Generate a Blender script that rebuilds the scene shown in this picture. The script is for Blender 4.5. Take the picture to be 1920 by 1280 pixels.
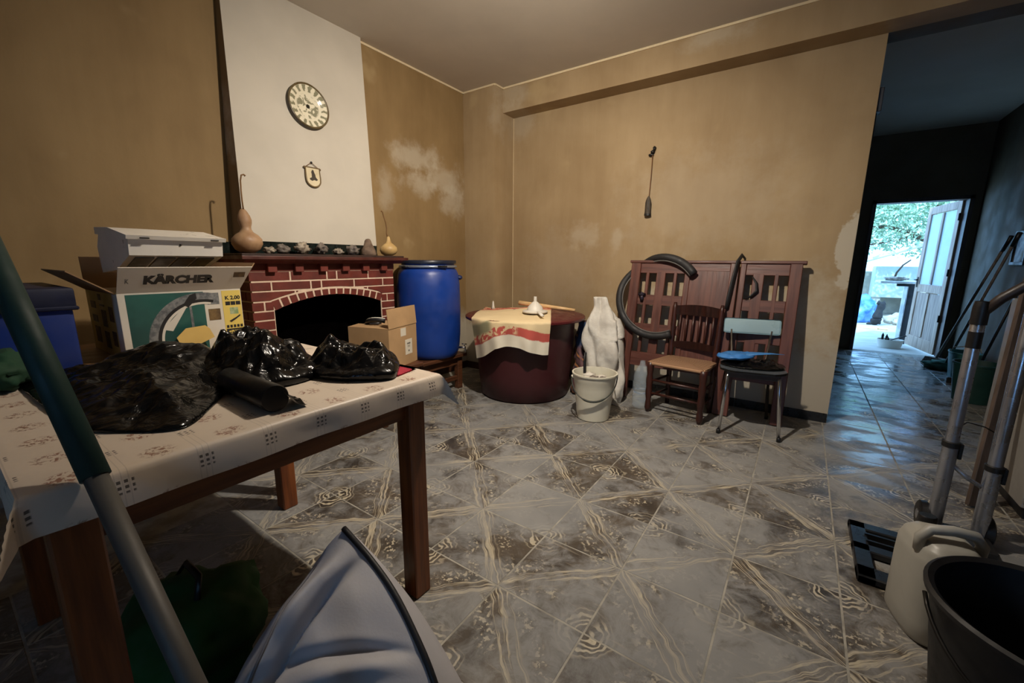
import bpy, bmesh, math, random
from math import sin, cos, pi, radians, sqrt, atan2, exp
from mathutils import Vector, Matrix, noise

for o in list(bpy.data.objects): bpy.data.objects.remove(o)
SC = bpy.context.scene
COL = SC.collection

# ------------------------------------------------------------------ camera
YAW, PITCH, ROLL, FPX = 0.60770, 0.19107, -0.00731, 774.81
CAM_LOC = Vector((3.0846, -3.5221, 1.2))
fw = Vector((-sin(YAW)*cos(PITCH), cos(YAW)*cos(PITCH), -sin(PITCH)))
rt = Vector((cos(YAW), sin(YAW), 0)); dn = fw.cross(rt)
r2 = rt*cos(ROLL) + dn*sin(ROLL); d2 = -rt*sin(ROLL) + dn*cos(ROLL)
cam_data = bpy.data.cameras.new('camera'); cam = bpy.data.objects.new('camera', cam_data); COL.objects.link(cam)
cam_data.sensor_width = 36.0; cam_data.lens = FPX/1920*36.0; cam_data.clip_start = 0.05; cam_data.clip_end = 200
mw = Matrix.Identity(4)
for i in range(3):
    mw[i][0] = r2[i]; mw[i][1] = -d2[i]; mw[i][2] = -fw[i]; mw[i][3] = CAM_LOC[i]
cam.matrix_world = mw
SC.camera = cam

# ------------------------------------------------------------------ world, sun, exposure
SC.view_settings.view_transform = 'Standard'; SC.view_settings.look = 'None'
SC.view_settings.gamma = 1.0; SC.view_settings.use_curve_mapping = False
SC.view_settings.exposure = 0.38
W = bpy.data.worlds.new('sky'); SC.world = W; W.use_nodes = True
wb = W.node_tree.nodes['Background']; wb.inputs[0].default_value = (0.26, 0.55, 1.0, 1); wb.inputs[1].default_value = 4.4
sd = bpy.data.lights.new('sun', 'SUN'); sd.energy = 4.5; sd.angle = radians(1.0); sd.color = (0.62, 0.92, 1.0)
sun = bpy.data.objects.new('sun', sd); COL.objects.link(sun); sun.rotation_euler = (radians(38), radians(-22), 0); sun.location = (3, 12, 9)
LAMP_POS = Vector((2.25, -1.92, 2.62)); LAMP_W = 38.0; SPOT_W = 178.0; SPOT_AIM = Vector((-.42, .45, -.79))

# ------------------------------------------------------------------ helpers
def lin(c):
    return tuple((x/12.92 if x <= .04045 else ((x+.055)/1.055)**2.4) for x in [v/255 for v in c])
def c4(c): return (c[0], c[1], c[2], 1)
class NT:
    def __init__(s, name):
        s.m = bpy.data.materials.new(name); s.m.use_nodes = True; s.t = s.m.node_tree
        s.b = s.t.nodes['Principled BSDF']; s.out = s.t.nodes['Material Output']
    def n(s, typ, **kw):
        nd = s.t.nodes.new('ShaderNode'+typ)
        for k, v in kw.items(): setattr(nd, k, v)
        return nd
    def l(s, a, b): s.t.links.new(a, b)
    def set(s, sock, v):
        if hasattr(v, 'is_output'): s.l(v, sock)
        elif isinstance(v, (tuple, list)) and len(v) == 3 and sock.type == 'RGBA': sock.default_value = c4(v)
        else: sock.default_value = v
    def math(s, op, a, b=0.0, c=None, clamp=False):
        nd = s.n('Math', operation=op, use_clamp=clamp); s.set(nd.inputs[0], a); s.set(nd.inputs[1], b)
        if c is not None: s.set(nd.inputs[2], c)
        return nd.outputs[0]
    def mix(s, f, a, b):
        nd = s.n('Mix', data_type='RGBA'); s.set(nd.inputs[0], f); s.set(nd.inputs[6], a); s.set(nd.inputs[7], b); return nd.outputs[2]
    def coord(s, kind='Object', scale=None):
        o = s.n('TexCoord').outputs[kind] if kind != 'Position' else s.n('NewGeometry').outputs['Position']
        if scale:
            mp = s.n('Mapping'); s.l(o, mp.inputs[0]); mp.inputs['Scale'].default_value = scale; o = mp.outputs[0]
        return o
    def noise(s, vec, scale=5, detail=3, rough=.55, dist=0.0):
        nd = s.n('TexNoise'); s.l(vec, nd.inputs['Vector']); nd.inputs['Scale'].default_value = scale
        nd.inputs['Detail'].default_value = detail; nd.inputs['Roughness'].default_value = rough; nd.inputs['Distortion'].default_value = dist
        return nd.outputs[0]
    def ramp(s, f, a, b, lo=0.0, hi=1.0):
        nd = s.n('MapRange', interpolation_type='SMOOTHSTEP'); s.set(nd.inputs[0], f)
        nd.inputs[1].default_value = a; nd.inputs[2].default_value = b; nd.inputs[3].default_value = lo; nd.inputs[4].default_value = hi
        return nd.outputs[0]
    def sep(s, v):
        nd = s.n('SeparateXYZ'); s.l(v, nd.inputs[0]); return nd.outputs
    def comb(s, x, y, z):
        nd = s.n('CombineXYZ')
        for i, v in enumerate((x, y, z)): s.set(nd.inputs[i], v)
        return nd.outputs[0]
    def bump(s, h, strength=.2, dist=.01):
        nd = s.n('Bump'); nd.inputs['Strength'].default_value = strength; nd.inputs['Distance'].default_value = dist
        s.set(nd.inputs['Height'], h); s.l(nd.outputs[0], s.b.inputs['Normal'])
    def fin(s, col, rough=.5, metal=0.0, spec=None):
        s.set(s.b.inputs['Base Color'], col); s.set(s.b.inputs['Roughness'], rough); s.b.inputs['Metallic'].default_value = metal
        if spec is not None: s.b.inputs['Specular IOR Level'].default_value = spec
        return s.m

def mat(name, col, rough=.5, metal=0.0, col2=None, var=.18, vs=6.0, bump=.08, bs=60.0, stretch=None, spec=None, rv=.1, bd=.004, coat=0.0):
    """plain procedural material: two-tone noise, roughness wear and fine relief; col in sRGB 0-255"""
    k = NT(name); v = k.coord('Object', stretch)
    a = lin(col); b = lin(col2) if col2 else tuple(min(1, x*(1+var)) for x in a)
    a2 = a if col2 else tuple(x*(1-var) for x in a)
    f = k.ramp(k.noise(v, vs, 4), .32, .68)
    c = k.mix(f, a2, b)
    r = k.ramp(k.noise(v, vs*2.3, 3), .3, .7, max(0, rough-rv), min(1, rough+rv))
    if bump: k.bump(k.noise(v, bs, 3), bump, bd)
    if coat: k.b.inputs['Coat Weight'].default_value = coat
    return k.fin(c, r, metal, spec)
def wood(name, dark, light, axis='z', rough=.4, scale=1.0, coat=0.0):
    st = {'x': (1.2, 16, 16), 'y': (16, 1.2, 16), 'z': (16, 16, 1.2)}[axis]
    return mat(name, dark, rough, col2=light, vs=2.5*scale, stretch=st, bump=.12, bs=8, bd=.002, coat=coat)

def obj(name, bm, m=None, parent=None, smooth=False, auto=None, off=None):
    if off is not None: bmesh.ops.translate(bm, vec=-Vector(off), verts=bm.verts)
    bmesh.ops.recalc_face_normals(bm, faces=bm.faces)
    me = bpy.data.meshes.new(name); bm.to_mesh(me); bm.free()
    if m:
        for mm in (m if isinstance(m, (list, tuple)) else [m]): me.materials.append(mm)
    o = bpy.data.objects.new(name, me); COL.objects.link(o)
    if parent: o.parent = parent
    if smooth:
        for p in me.polygons: p.use_smooth = True
        if auto is not None:
            bm2 = bmesh.new(); bm2.from_mesh(me)
            for e in bm2.edges:
                if len(e.link_faces) == 2 and e.calc_face_angle(0) > radians(auto): e.smooth = False
            bm2.to_mesh(me); bm2.free()
    return o
def tag(o, label, cat, group=None, kind=None):
    if label: o['label'] = label
    if cat: o['category'] = cat
    if group: o['group'] = group
    if kind: o['kind'] = kind
    return o
def thing(name, label, cat, loc=(0, 0, 0), rotz=0.0, group=None):
    o = bpy.data.objects.new(name, None); COL.objects.link(o); o.location = loc; o.rotation_euler = (0, 0, rotz)
    o.empty_display_size = .05
    return tag(o, label, cat, group)
def struct(name, bm, m, label=None, parent=None, **kw):
    o = obj(name, bm, m, parent, **kw)
    if not parent:
        o['kind'] = 'structure'
        if label: o['label'] = label
    return o
def BM(): return bmesh.new()
def box(bm, x0, x1, y0, y1, z0, z1, bev=0.0, seg=1, rot=None, piv=None):
    vs = [bm.verts.new((x, y, z)) for z in (z0, z1) for y in (y0, y1) for x in (x0, x1)]
    fs = [bm.faces.new([vs[i] for i in f]) for f in ((0, 2, 3, 1), (4, 5, 7, 6), (0, 1, 5, 4), (2, 6, 7, 3), (0, 4, 6, 2), (1, 3, 7, 5))]
    out = vs
    if bev:
        r = bmesh.ops.bevel(bm, geom=list({e for f in fs for e in f.edges}), offset=bev, segments=seg, affect='EDGES', profile=.6)
        out = list({v for f in r['faces'] for v in f.verts})
    if rot is not None:
        bmesh.ops.rotate(bm, cent=piv or (0, 0, 0), matrix=rot, verts=out)
    return out
def bx(*a, **k):
    bm = BM(); box(bm, *a, **k); return bm
def beam_between(bm, p0, p1, w, t, up=(0, 0, 1), bev=0.0):
    """rectangular bar from p0 to p1: w along 'side', t along 'up'"""
    p0, p1 = Vector(p0), Vector(p1); d = p1-p0; L = d.length; z = d.normalized(); u = Vector(up)
    s = z.cross(u); s = s.normalized() if s.length > 1e-6 else Vector((1, 0, 0)); u = s.cross(z)
    before = set(bm.verts)
    box(bm, -w/2, w/2, -t/2, t/2, 0, L, bev)
    M3 = Matrix((s, u, z)).transposed().to_4x4(); M3.translation = p0
    for v in bm.verts:
        if v not in before: v.co = M3 @ v.co
def lathe(bm, prof, c=(0, 0, 0), seg=32, axis=None, cap=True, arc=None, sq=None):
    """profile list of (r, z); axis: direction of z"""
    Q = Matrix.Identity(3)
    if axis is not None: Q = Vector((0, 0, 1)).rotation_difference(Vector(axis).normalized()).to_matrix()
    rings = []; c = Vector(c)
    for r, z in prof:
        ring = []
        for i in range(seg):
            a = 2*pi*i/seg; rr = max(r, 1e-5)
            x, y = rr*cos(a), rr*sin(a)
            if sq: x *= sq[0]; y *= sq[1]
            ring.append(bm.verts.new(c + Q @ Vector((x, y, z))))
        rings.append(ring)
    for a, b in zip(rings, rings[1:]):
        for i in range(seg):
            j = (i+1) % seg; bm.faces.new((a[i], a[j], b[j], b[i]))
    if cap:
        bm.faces.new(rings[0][::-1]); bm.faces.new(rings[-1])
    return rings
def tube(bm, pts, r, seg=10, cap=True, closed=False, flat=1.0):
    pts = [Vector(p) for p in pts]; n = len(pts)
    rr = r if isinstance(r, (list, tuple)) else [r]*n
    rings = []; up = None
    for i, p in enumerate(pts):
        if closed: t = pts[(i+1) % n]-pts[i-1]
        else: t = pts[min(i+1, n-1)]-pts[max(i-1, 0)]
        t.normalize()
        if up is None: up = Vector((0, 0, 1)) if abs(t.z) < .9 else Vector((1, 0, 0))
        s = t.cross(up).normalized(); up = s.cross(t).normalized()
        rings.append([bm.verts.new(p + (s*cos(2*pi*k/seg) + up*sin(2*pi*k/seg)*flat)*rr[i]) for k in range(seg)])
    pr = list(zip(rings, rings[1:])) + ([(rings[-1], rings[0])] if closed else [])
    for a, b in pr:
        for k in range(seg):
            j = (k+1) % seg; bm.faces.new((a[k], a[j], b[j], b[k]))
    if cap and not closed:
        bm.faces.new(rings[0][::-1]); bm.faces.new(rings[-1])
def prism(bm, poly, a0, a1, plane='yz'):
    """poly in the named plane, extruded along the third axis from a0 to a1"""
    def P(p, a): return {'yz': (a, p[0], p[1]), 'xz': (p[0], a, p[1]), 'xy': (p[0], p[1], a)}[plane]
    A = [bm.verts.new(P(p, a0)) for p in poly]; B = [bm.verts.new(P(p, a1)) for p in poly]
    bm.faces.new(A); bm.faces.new(B[::-1]); n = len(poly)
    for i in range(n):
        j = (i+1) % n; bm.faces.new((A[i], B[i], B[j], A[j]))
def grid(bm, fn, nu, nv, thick=0.0, closed_u=False):
    uvl = bm.loops.layers.uv.verify(); V = []
    for j in range(nv+1):
        V.append([bm.verts.new(fn(i/nu, j/nv)) for i in range(nu if closed_u else nu+1)])
    fs = []
    for j in range(nv):
        for i in range(nu):
            i2 = (i+1) % nu if closed_u else i+1
            f = bm.faces.new((V[j][i], V[j][i2], V[j+1][i2], V[j+1][i])); fs.append(f)
            for lp, (a, b) in zip(f.loops, ((i, j), (i+1, j), (i+1, j+1), (i, j+1))): lp[uvl].uv = (a/nu, b/nv)
    if thick: bmesh.ops.solidify(bm, geom=fs, thickness=thick)
    return V
def nz(p, s=1.0, seed=0): return noise.noise(Vector(p)*s + Vector((seed*7.3, seed*3.1, seed*1.7)))
def blob(bm, c, rad, sub=3, amp=.12, sc=2.5, seed=0, flatz=None, rot=0.0):
    r = bmesh.ops.create_icosphere(bm, subdivisions=sub, radius=1)
    for v in r['verts']:
        p = v.co.copy(); d = 1 + amp*nz(p, sc, seed) + amp*.5*nz(p, sc*2.7, seed+3)
        q = Vector((p.x*rad[0]*d, p.y*rad[1]*d, p.z*rad[2]*d))
        q = Matrix.Rotation(rot, 3, 'Z') @ q + Vector(c)
        if flatz is not None and q.z < flatz: q.z = flatz + (q.z-flatz)*.02
        v.co = q
def text_bm(s, size, bold=0.0, sx=1.0):
    cu = bpy.data.curves.new('txt', 'FONT'); cu.body = s; cu.size = size; cu.offset = bold; cu.align_x = 'LEFT'; cu.resolution_u = 3
    to = bpy.data.objects.new('txt', cu); COL.objects.link(to)
    bpy.context.view_layer.update()
    me = bpy.data.meshes.new_from_object(to.evaluated_get(bpy.context.evaluated_depsgraph_get()))
    bm = BM(); bm.from_mesh(me); bpy.data.meshes.remove(me); bpy.data.objects.remove(to); bpy.data.curves.remove(cu)
    if sx != 1: bmesh.ops.scale(bm, vec=(sx, 1, 1), verts=bm.verts)
    return bm
def skinned(verts, edges, radii, sub=2, root=0):
    me = bpy.data.meshes.new('sk'); me.from_pydata(verts, edges, []); o = bpy.data.objects.new('sk', me); COL.objects.link(o)
    m = o.modifiers.new('s', 'SKIN'); m.use_smooth_shade = True
    for i, r in enumerate(radii): me.skin_vertices[0].data[i].radius = (r, r) if not isinstance(r, tuple) else r
    me.skin_vertices[0].data[root].use_root = True
    if sub: o.modifiers.new('d', 'SUBSURF').levels = sub
    bpy.context.view_layer.update()
    r = bpy.data.meshes.new_from_object(o.evaluated_get(bpy.context.evaluated_depsgraph_get()))
    bm = BM(); bm.from_mesh(r); bpy.data.meshes.remove(r); bpy.data.objects.remove(o)
    return bm

# ------------------------------------------------------------------ special materials
def tile_material():
    k = NT('floor_tile')
    ob = k.coord('Object'); wp = k.coord('Position'); rnd = k.n('ObjectInfo').outputs['Random']
    x, y, z = k.sep(ob)
    rn = k.math('MULTIPLY', rnd, 37.0)
    seedv = k.comb(k.math('ADD', x, rn), k.math('SUBTRACT', y, rn), rn)
    wob = k.math('MULTIPLY', k.math('SUBTRACT', k.noise(seedv, 9, 2), .5), .05)
    v = k.math('MULTIPLY', k.math('SUBTRACT', x, y), .7071); u = k.math('MULTIPLY', k.math('ADD', x, y), .7071)
    vw = k.math('ADD', v, wob); av = k.math('ABSOLUTE', vw)
    band = k.ramp(av, .040, .030)
    st = k.noise(k.comb(k.math('MULTIPLY', vw, 120.0), k.math('MULTIPLY', u, 3.5), rn), 1.0, 3, .6)
    stripes = k.ramp(st, .48, .58)
    # agate swirl at the other two corners
    h = .1765
    d1 = k.math('SQRT', k.math('ADD', k.math('POWER', k.math('SUBTRACT', x, h), 2.0), k.math('POWER', k.math('ADD', y, h), 2.0)))
    d2 = k.math('SQRT', k.math('ADD', k.math('POWER', k.math('ADD', x, h), 2.0), k.math('POWER', k.math('SUBTRACT', y, h), 2.0)))
    dd = k.math('ADD', k.math('MINIMUM', d1, d2), k.math('MULTIPLY', k.math('SUBTRACT', k.noise(seedv, 13, 2), .5), .10))
    rings = k.ramp(k.math('SINE', k.math('MULTIPLY', dd, 270.0)), -.1, .7)
    swirl = k.math('MULTIPLY', k.ramp(dd, .108, .085), k.ramp(dd, .012, .025))
    patch = k.ramp(k.noise(seedv, 5, 2), .42, .56)
    swirl = k.math('MULTIPLY', swirl, k.ramp(k.noise(seedv, 8, 1), .38, .5))
    # ground: brown-black field with pale specks
    fine = k.noise(seedv, 60, 3)
    ground = k.mix(k.ramp(k.noise(seedv, 6, 4), .35, .65), lin((44, 36, 28)), lin((76, 65, 52)))
    edgev = k.math('MULTIPLY', k.ramp(k.math('ABSOLUTE', k.math('SUBTRACT', av, .07)), .045, .012), patch)
    specks = k.math('MULTIPLY', k.ramp(fine, .53, .60), edgev)
    cream = k.mix(k.noise(seedv, 20, 2), lin((206, 194, 168)), lin((166, 156, 134)))
    c = k.mix(specks, ground, cream)
    c = k.mix(k.math('MULTIPLY', swirl, rings), c, cream)
    bandcol = k.mix(stripes, lin((70, 58, 44)), cream)
    c = k.mix(k.math('MULTIPLY', band, .92), c, bandcol)
    # dust and scuffs, laid over whole rooms
    wn = k.noise(wp, 1.9, 5, .7, .5); wn2 = k.noise(wp, 9, 6, .78, .8)
    dust = k.math('ADD', k.math('MULTIPLY', wn, .68), k.math('MULTIPLY', wn2, .52))
    sgn = k.math('GREATER_THAN', v, 0.0)
    wnn = k.n('TexWhiteNoise', noise_dimensions='2D'); k.l(k.comb(rn, k.math('MULTIPLY', sgn, 7.7), 0.0), wnn.inputs['Vector'])
    dust = k.math('SUBTRACT', dust, k.math('MULTIPLY', k.ramp(wnn.outputs[0], .60, .66), .075))
    dm = k.ramp(dust, .44, .66, .08, .93)
    dcol = k.mix(k.noise(wp, 3.3, 3), lin((104, 105, 107)), lin((158, 157, 154)))
    keep = k.math('SUBTRACT', 1.0, k.math('MULTIPLY', k.math('MULTIPLY', band, stripes), .35))
    c = k.mix(k.math('MULTIPLY', dm, keep), c, dcol)
    scr = k.ramp(k.noise(k.coord('Position', (3, 30, 1)), 1.2, 3), .62, .7, 0, .25)
    c = k.mix(scr, c, lin((175, 165, 148)))
    # polish: walked-on hallway is glossier than the dusty room
    wx, wy, wz = k.sep(wp)
    hall = k.math('MULTIPLY', k.ramp(wx, 3.1, 3.6), k.ramp(wy, -1.6, .2))
    rg = k.ramp(k.noise(k.coord('Position', (1.2, 2.2, 1)), 2.6, 4, .6, .6), .42, .60)
    rl = k.math('ADD', .14, k.math('MULTIPLY', rg, .34))
    rr = k.math('ADD', k.math('MULTIPLY', hall, rl), k.math('MULTIPLY', k.math('SUBTRACT', 1.0, hall), k.ramp(dm, .1, .9, .38, .75)))
    k.bump(k.math('ADD', fine, k.math('MULTIPLY', wn2, 1.5)), .10, .003)
    return k.fin(c, rr, spec=.5)

def wall_material(name, base, base2, patches, plane='xz', white_z=None, white=(176, 168, 152)):
    """ochre distemper with runs and worn, lighter patches; patches: (a, z, ra, rz, strength)"""
    k = NT(name); p = k.coord('Object'); x, y, z = k.sep(p)
    a = x if plane == 'xz' else y
    streak = k.noise(k.coord('Object', (4, 4, .7)), 1.0, 5, .65)
    cl = k.noise(p, 1.1, 4, .6, .3)
    f = k.ramp(k.math('ADD', k.math('MULTIPLY', streak, .4), k.math('MULTIPLY', cl, .6)), .32, .70)
    c = k.mix(f, lin(base), lin(base2))
    blot = k.ramp(k.noise(p, 3.1, 3, .5), .62, .78, 0, .35)
    c = k.mix(blot, c, lin((186, 164, 122)))
    n = k.math('SUBTRACT', k.noise(p, 6, 4, .65), .5)
    for (pa, pz, ra, rz, s) in patches:
        d = k.math('SQRT', k.math('ADD', k.math('POWER', k.math('DIVIDE', k.math('SUBTRACT', a, pa), ra), 2.0), k.math('POWER', k.math('DIVIDE', k.math('SUBTRACT', z, pz), rz), 2.0)))
        m = k.ramp(k.math('ADD', d, k.math('MULTIPLY', n, 1.9)), 1.15, .25 if s < .8 else .96, 0, s)
        c = k.mix(m, c, lin((188, 178, 158)))
    if white_z:
        m = k.ramp(k.math('ADD', z, k.math('MULTIPLY', n, .35)), white_z+.12, white_z-.08, 0, .85)
        c = k.mix(m, c, lin(white))
    k.bump(k.math('ADD', k.noise(p, 45, 3), k.math('MULTIPLY', k.noise(p, 9, 3), 2.0)), .12, .004)
    return k.fin(c, .78)

M_TILE = tile_material()
M_GROUT = mat('grout', (150, 146, 136), .9, var=.25, vs=12)
M_WALL_L = wall_material('ochre_wall_left', (124, 99, 62), (146, 120, 80), [(-.68, 2.15, .36, .15, .55), (-.30, 2.0, .36, .17, .5), (-.18, 1.80, .22, .18, .5), (-.62, 1.92, .26, .13, .5), (-1.05, 1.80, .10, .22, .35)], 'yz', .60)
M_WALL_B = wall_material('ochre_wall_back', (142, 118, 84), (166, 143, 108), [(3.335, 1.29, .075, .22, .98), (1.25, 1.45, .22, .14, .28), (.5, 2.6, .2, .2, .3), (1.6, 1.42, .07, .12, .3), (3.1, .8, .4, .45, .5), (2.45, .72, .85, .45, .7), (2.3, 1.7, .8, .5, .18), (2.35, 2.84, .3, .09, .4), (.55, 2.83, .2, .12, .35), (1.0, 1.1, .5, .5, .15)], 'xz', .55)
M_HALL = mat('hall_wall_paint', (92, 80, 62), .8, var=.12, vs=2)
M_CEIL = mat('ceiling_paint', (196, 186, 172), .85, var=.05, vs=1.5)
M_COVE = mat('cove_line', (214, 196, 160), .8, var=.05)
M_BASE = mat('black_skirting_tile', (26, 27, 30), .3, var=.3, vs=10)
M_BASEB = mat('brown_skirting', (66, 38, 26), .5, var=.3, vs=10)
M_BLACK = mat('black_plastic', (20, 20, 22), .45, var=.3)
M_WHITEPL = mat('white_plastic', (214, 208, 196), .38, var=.05, vs=3, bump=.03)
M_CARD = mat('cardboard', (176, 142, 102), .85, var=.1, vs=4, bump=.06, bs=120)
M_CARDIN = mat('cardboard_inside', (150, 118, 84), .9, var=.1, vs=4, bump=.06, bs=120)
M_PAPER = mat('paper_white', (216, 208, 192), .8, var=.04)
M_CHROME = mat('chrome', (200, 200, 202), .18, metal=1.0, var=.05, rv=.05)
M_DARKMETAL = mat('dark_metal', (46, 44, 42), .45, metal=.8, var=.3)
M_WOOD = wood('table_wood', (96, 48, 20), (134, 74, 34), 'z', .38)
M_WOODX = wood('table_wood_rail', (96, 48, 20), (128, 70, 32), 'y', .38)

# ================================================================== THE SETTING
XW, YW, D2 = 3.356, .328, .134
ZC, ZS, ZH = 2.898, 2.668, 2.85
T = .353; TX0, TY0 = 1.565-T*4, -1.73-T*5
# floor with tiles
fl = struct('floor', bx(-.1, 4.9, -7.1, 4.1, -.12, -.0010), M_GROUT, 'dusty floor of patterned brown and grey tiles')
tb = BM(); box(tb, -T/2+.0034, T/2-.0034, -T/2+.0034, T/2-.0034, -.008, 0, .0009)
tile0 = obj('tile', tb, M_TILE, fl); tmesh = tile0.data; first = True
rng = random.Random(3)
for i in range(0, 15):
    for j in range(-1, 24):
        cx, cy = TX0+(i+.5)*T - 2*T*0, TY0+(j+.5)*T
        if cx < 0 or cx > 4.72 or cy > 4.0 or cy < -3.75: continue
        if cy > .45 and cx < 3.2: continue
        if cy > .1 and cx < .4: continue
        if cx < .9 and cy < -2.9: continue
        o = tile0 if first else tile0.copy()
        if not first: COL.objects.link(o); o.parent = fl
        first = False
        o.location = (cx, cy, rng.uniform(-.0006, .0006)); o.rotation_euler = (0, 0, (0 if (i+j) % 2 else pi/2) + (pi if rng.random() < .5 else 0))
# ceiling
struct('ceiling', bx(-.15, 4.9, -7.1, D2, ZC, ZC+.1), M_CEIL, 'grey-white plaster ceiling of the main room')
struct('ceiling_hall', bx(XW-.3, 4.9, .5, 4.1, ZH, ZH+.1), M_CEIL, 'shadowed bluish ceiling of the hallway')
# walls
struct('wall_left', bx(-.15, 0, -7.1, .5, -.005, ZC), M_WALL_L, 'ochre painted wall behind the fireplace')
wbm = BM()
prism(wbm, [(0, 0), (.409, 0), (.409, YW), (XW, YW), (XW, .5), (0, .5)], -.005, ZC, 'xy')
struct('wall_back', wbm, M_WALL_B, 'stained ochre wall with a corner pillar')
struct('trim_1', bx(.409, 4.9, D2, YW-.0005, ZS, ZC), M_WALL_B, 'ochre ceiling beam running along the back wall')
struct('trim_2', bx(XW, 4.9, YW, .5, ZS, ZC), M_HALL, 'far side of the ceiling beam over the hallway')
cv = BM()
def cove(a, b):
    beam_between(cv, (a[0], a[1], ZC-.008), (b[0], b[1], ZC-.008), .012, .016)
cove((.004, -7, 0), (.004, 0, 0)); cove((0, -.004, 0), (.409, -.004, 0)); cove((.413, 0, 0), (.413, D2, 0)); cove((.409, D2-.004, 0), (4.9, D2-.004, 0))
struct('trim_3', cv, M_COVE, 'thin pale line where walls meet the ceiling')
struct('trim_4', bx(.4085, .4125, YW-.004, YW-.0005, .08, ZS), M_COVE, 'thin pale line down the pillar corner')
# hall shell
hb = BM()
box(hb, XW-.3, 3.76, 4.0, 4.14, -.005, ZH); box(hb, 4.655, 4.9, 4.0, 4.14, -.005, ZH); box(hb, 3.76, 4.655, 4.0, 4.14, 2.0, ZH)
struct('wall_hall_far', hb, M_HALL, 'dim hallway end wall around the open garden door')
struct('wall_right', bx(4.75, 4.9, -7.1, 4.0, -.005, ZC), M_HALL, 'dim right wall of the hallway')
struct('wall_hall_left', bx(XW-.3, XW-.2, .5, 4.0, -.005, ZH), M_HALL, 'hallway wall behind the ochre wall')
fb = BM(); box(fb, -.15, 3.5, -7.1, -7.0, -.005, ZC); box(fb, 4.5, 4.9, -7.1, -7.0, -.005, ZC); box(fb, 3.5, 4.5, -7.1, -7.0, -.005, .9); box(fb, 3.5, 4.5, -7.1, -7.0, 2.1, ZC)
struct('wall_front', fb, M_HALL, 'wall behind the viewer with a window opening')
# skirting
bb = struct('baseboard_back', bx(.41, XW-.001, YW-.006, YW, 0, .072), M_GROUT, 'black tiled skirting along the back wall')
i = 0; xx = .413
while xx < XW-.02:
    x1 = min(xx+.33, XW-.002); obj('tile', bx(xx+.002, x1-.002, YW-.014, YW-.004, .001, .074, .002), M_BASE, bb); xx += .33
struct('baseboard_pillar', bx(.0, .409, -.012, 0, 0, .075), M_BASEB, 'brown skirting at the foot of the pillar')
struct('baseboard_left', bx(0, .012, -1.2, -.012, 0, .075), M_BASEB, 'brown skirting of the left wall')

# doorway to the garden
M_FRAME = wood('door_frame_wood', (48, 34, 28), (70, 52, 44), 'z', .5)
df = BM(); box(df, 3.735, 3.775, 3.97, 4.16, 0, 2.03); box(df, 4.64, 4.68, 3.97, 4.16, 0, 2.03); box(df, 3.735, 4.68, 3.97, 4.16, 1.99, 2.035)
struct('trim_5', df, M_FRAME, 'dark wooden frame of the garden doorway')
M_DOOR = wood('door_wood', (138, 112, 92), (176, 150, 128), 'z', .55)
M_DOORP = wood('door_panel_wood', (128, 106, 90), (164, 140, 122), 'z', .6)
M_HINGE = M_DARKMETAL
kg = NT('pebbled_glass'); kgv = kg.coord('Object'); kg.bump(kg.noise(kgv, 70, 2), .35, .004)
kg.b.inputs['Transmission Weight'].default_value = .55; kg.b.inputs['IOR'].default_value = 1.3
M_GLASS = kg.fin(kg.mix(kg.noise(kgv, 9, 2), lin((205, 222, 240)), lin((226, 236, 246))), .55)
L = .90
dr = thing('door_1', 'panelled wooden door with pebbled glass panes, standing open to the garden', None, (4.635, 4.15, 0), 0)
dr['kind'] = 'structure'
ddx, ddy = 4.487-4.635, 5.03-4.15
dr.rotation_euler = (0, 0, atan2(ddy, ddx))
H = 2.0
for nm, a in (('stile', (0, .10, 0, H)), ('stile', (L-.10, L, 0, H)), ('rail', (.10, L-.10, 0, .17)), ('rail', (.10, L-.10, .80, .92)), ('rail', (.10, L-.10, H-.11, H)), ('mullion', (L/2-.03, L/2+.03, .17, .80)), ('mullion', (L/2-.025, L/2+.025, .92, H-.11))):
    obj(nm, bx(a[0], a[1], -.02, .02, a[2]+.01, a[3]+.0, .004), M_DOOR, dr)
for a in ((.10, L/2-.03), (L/2+.03, L-.10)):
    obj('panel', bx(a[0], a[1], -.008, .008, .17, .80), M_DOORP, dr)
for a in ((.10, L/2-.025), (L/2+.025, L-.10)):
    obj('pane', bx(a[0], a[1], -.003, .003, .92, H-.11), M_GLASS, dr)
for z in (.45, 1.05, 1.75):
    b = BM(); lathe(b, [(.010, 0), (.010, .09)], (.0, .026, z), 12); obj('hinge', b, M_HINGE, dr)
hbm = BM(); box(hbm, L-.085, L-.045, .02, .026, .87, 1.02, .002); tube(hbm, [(L-.065, .026, .98), (L-.065, .06, .98), (L-.15, .065, .975)], .008, 8); obj('handle', hbm, M_HINGE, dr)

# lamp (just above the frame)
lp = thing('ceiling_lamp', 'bare warm bulb hanging from the ceiling, above the picture', 'lamp', (LAMP_POS.x, LAMP_POS.y, ZC))
b = BM(); lathe(b, [(.045, 0), (.045, -.015), (.012, -.03), (.012, -.09), (.02, -.092), (.02, -.14), (.013, -.145)], (0, 0, 0), 20); obj('socket', b, M_WHITEPL, lp, True, 40)
kb = NT('bulb_glass'); kb.b.inputs['Emission Color'].default_value = (1, .74, .45, 1); kb.b.inputs['Emission Strength'].default_value = 6.0
M_BULB = kb.fin((1, .9, .75), .3)
b = BM(); lathe(b, [(.0, -.145), (.013, -.147), (.016, -.165), (.028, -.19), (.031, -.21), (.024, -.228), (.0, -.234)], (0, 0, 0), 20, cap=False); obj('bulb', b, M_BULB, lp, True)
ld = bpy.data.lights.new('bulb_light', 'POINT'); ld.energy = LAMP_W; ld.color = (1.0, .89, .75); ld.shadow_soft_size = .035
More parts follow.
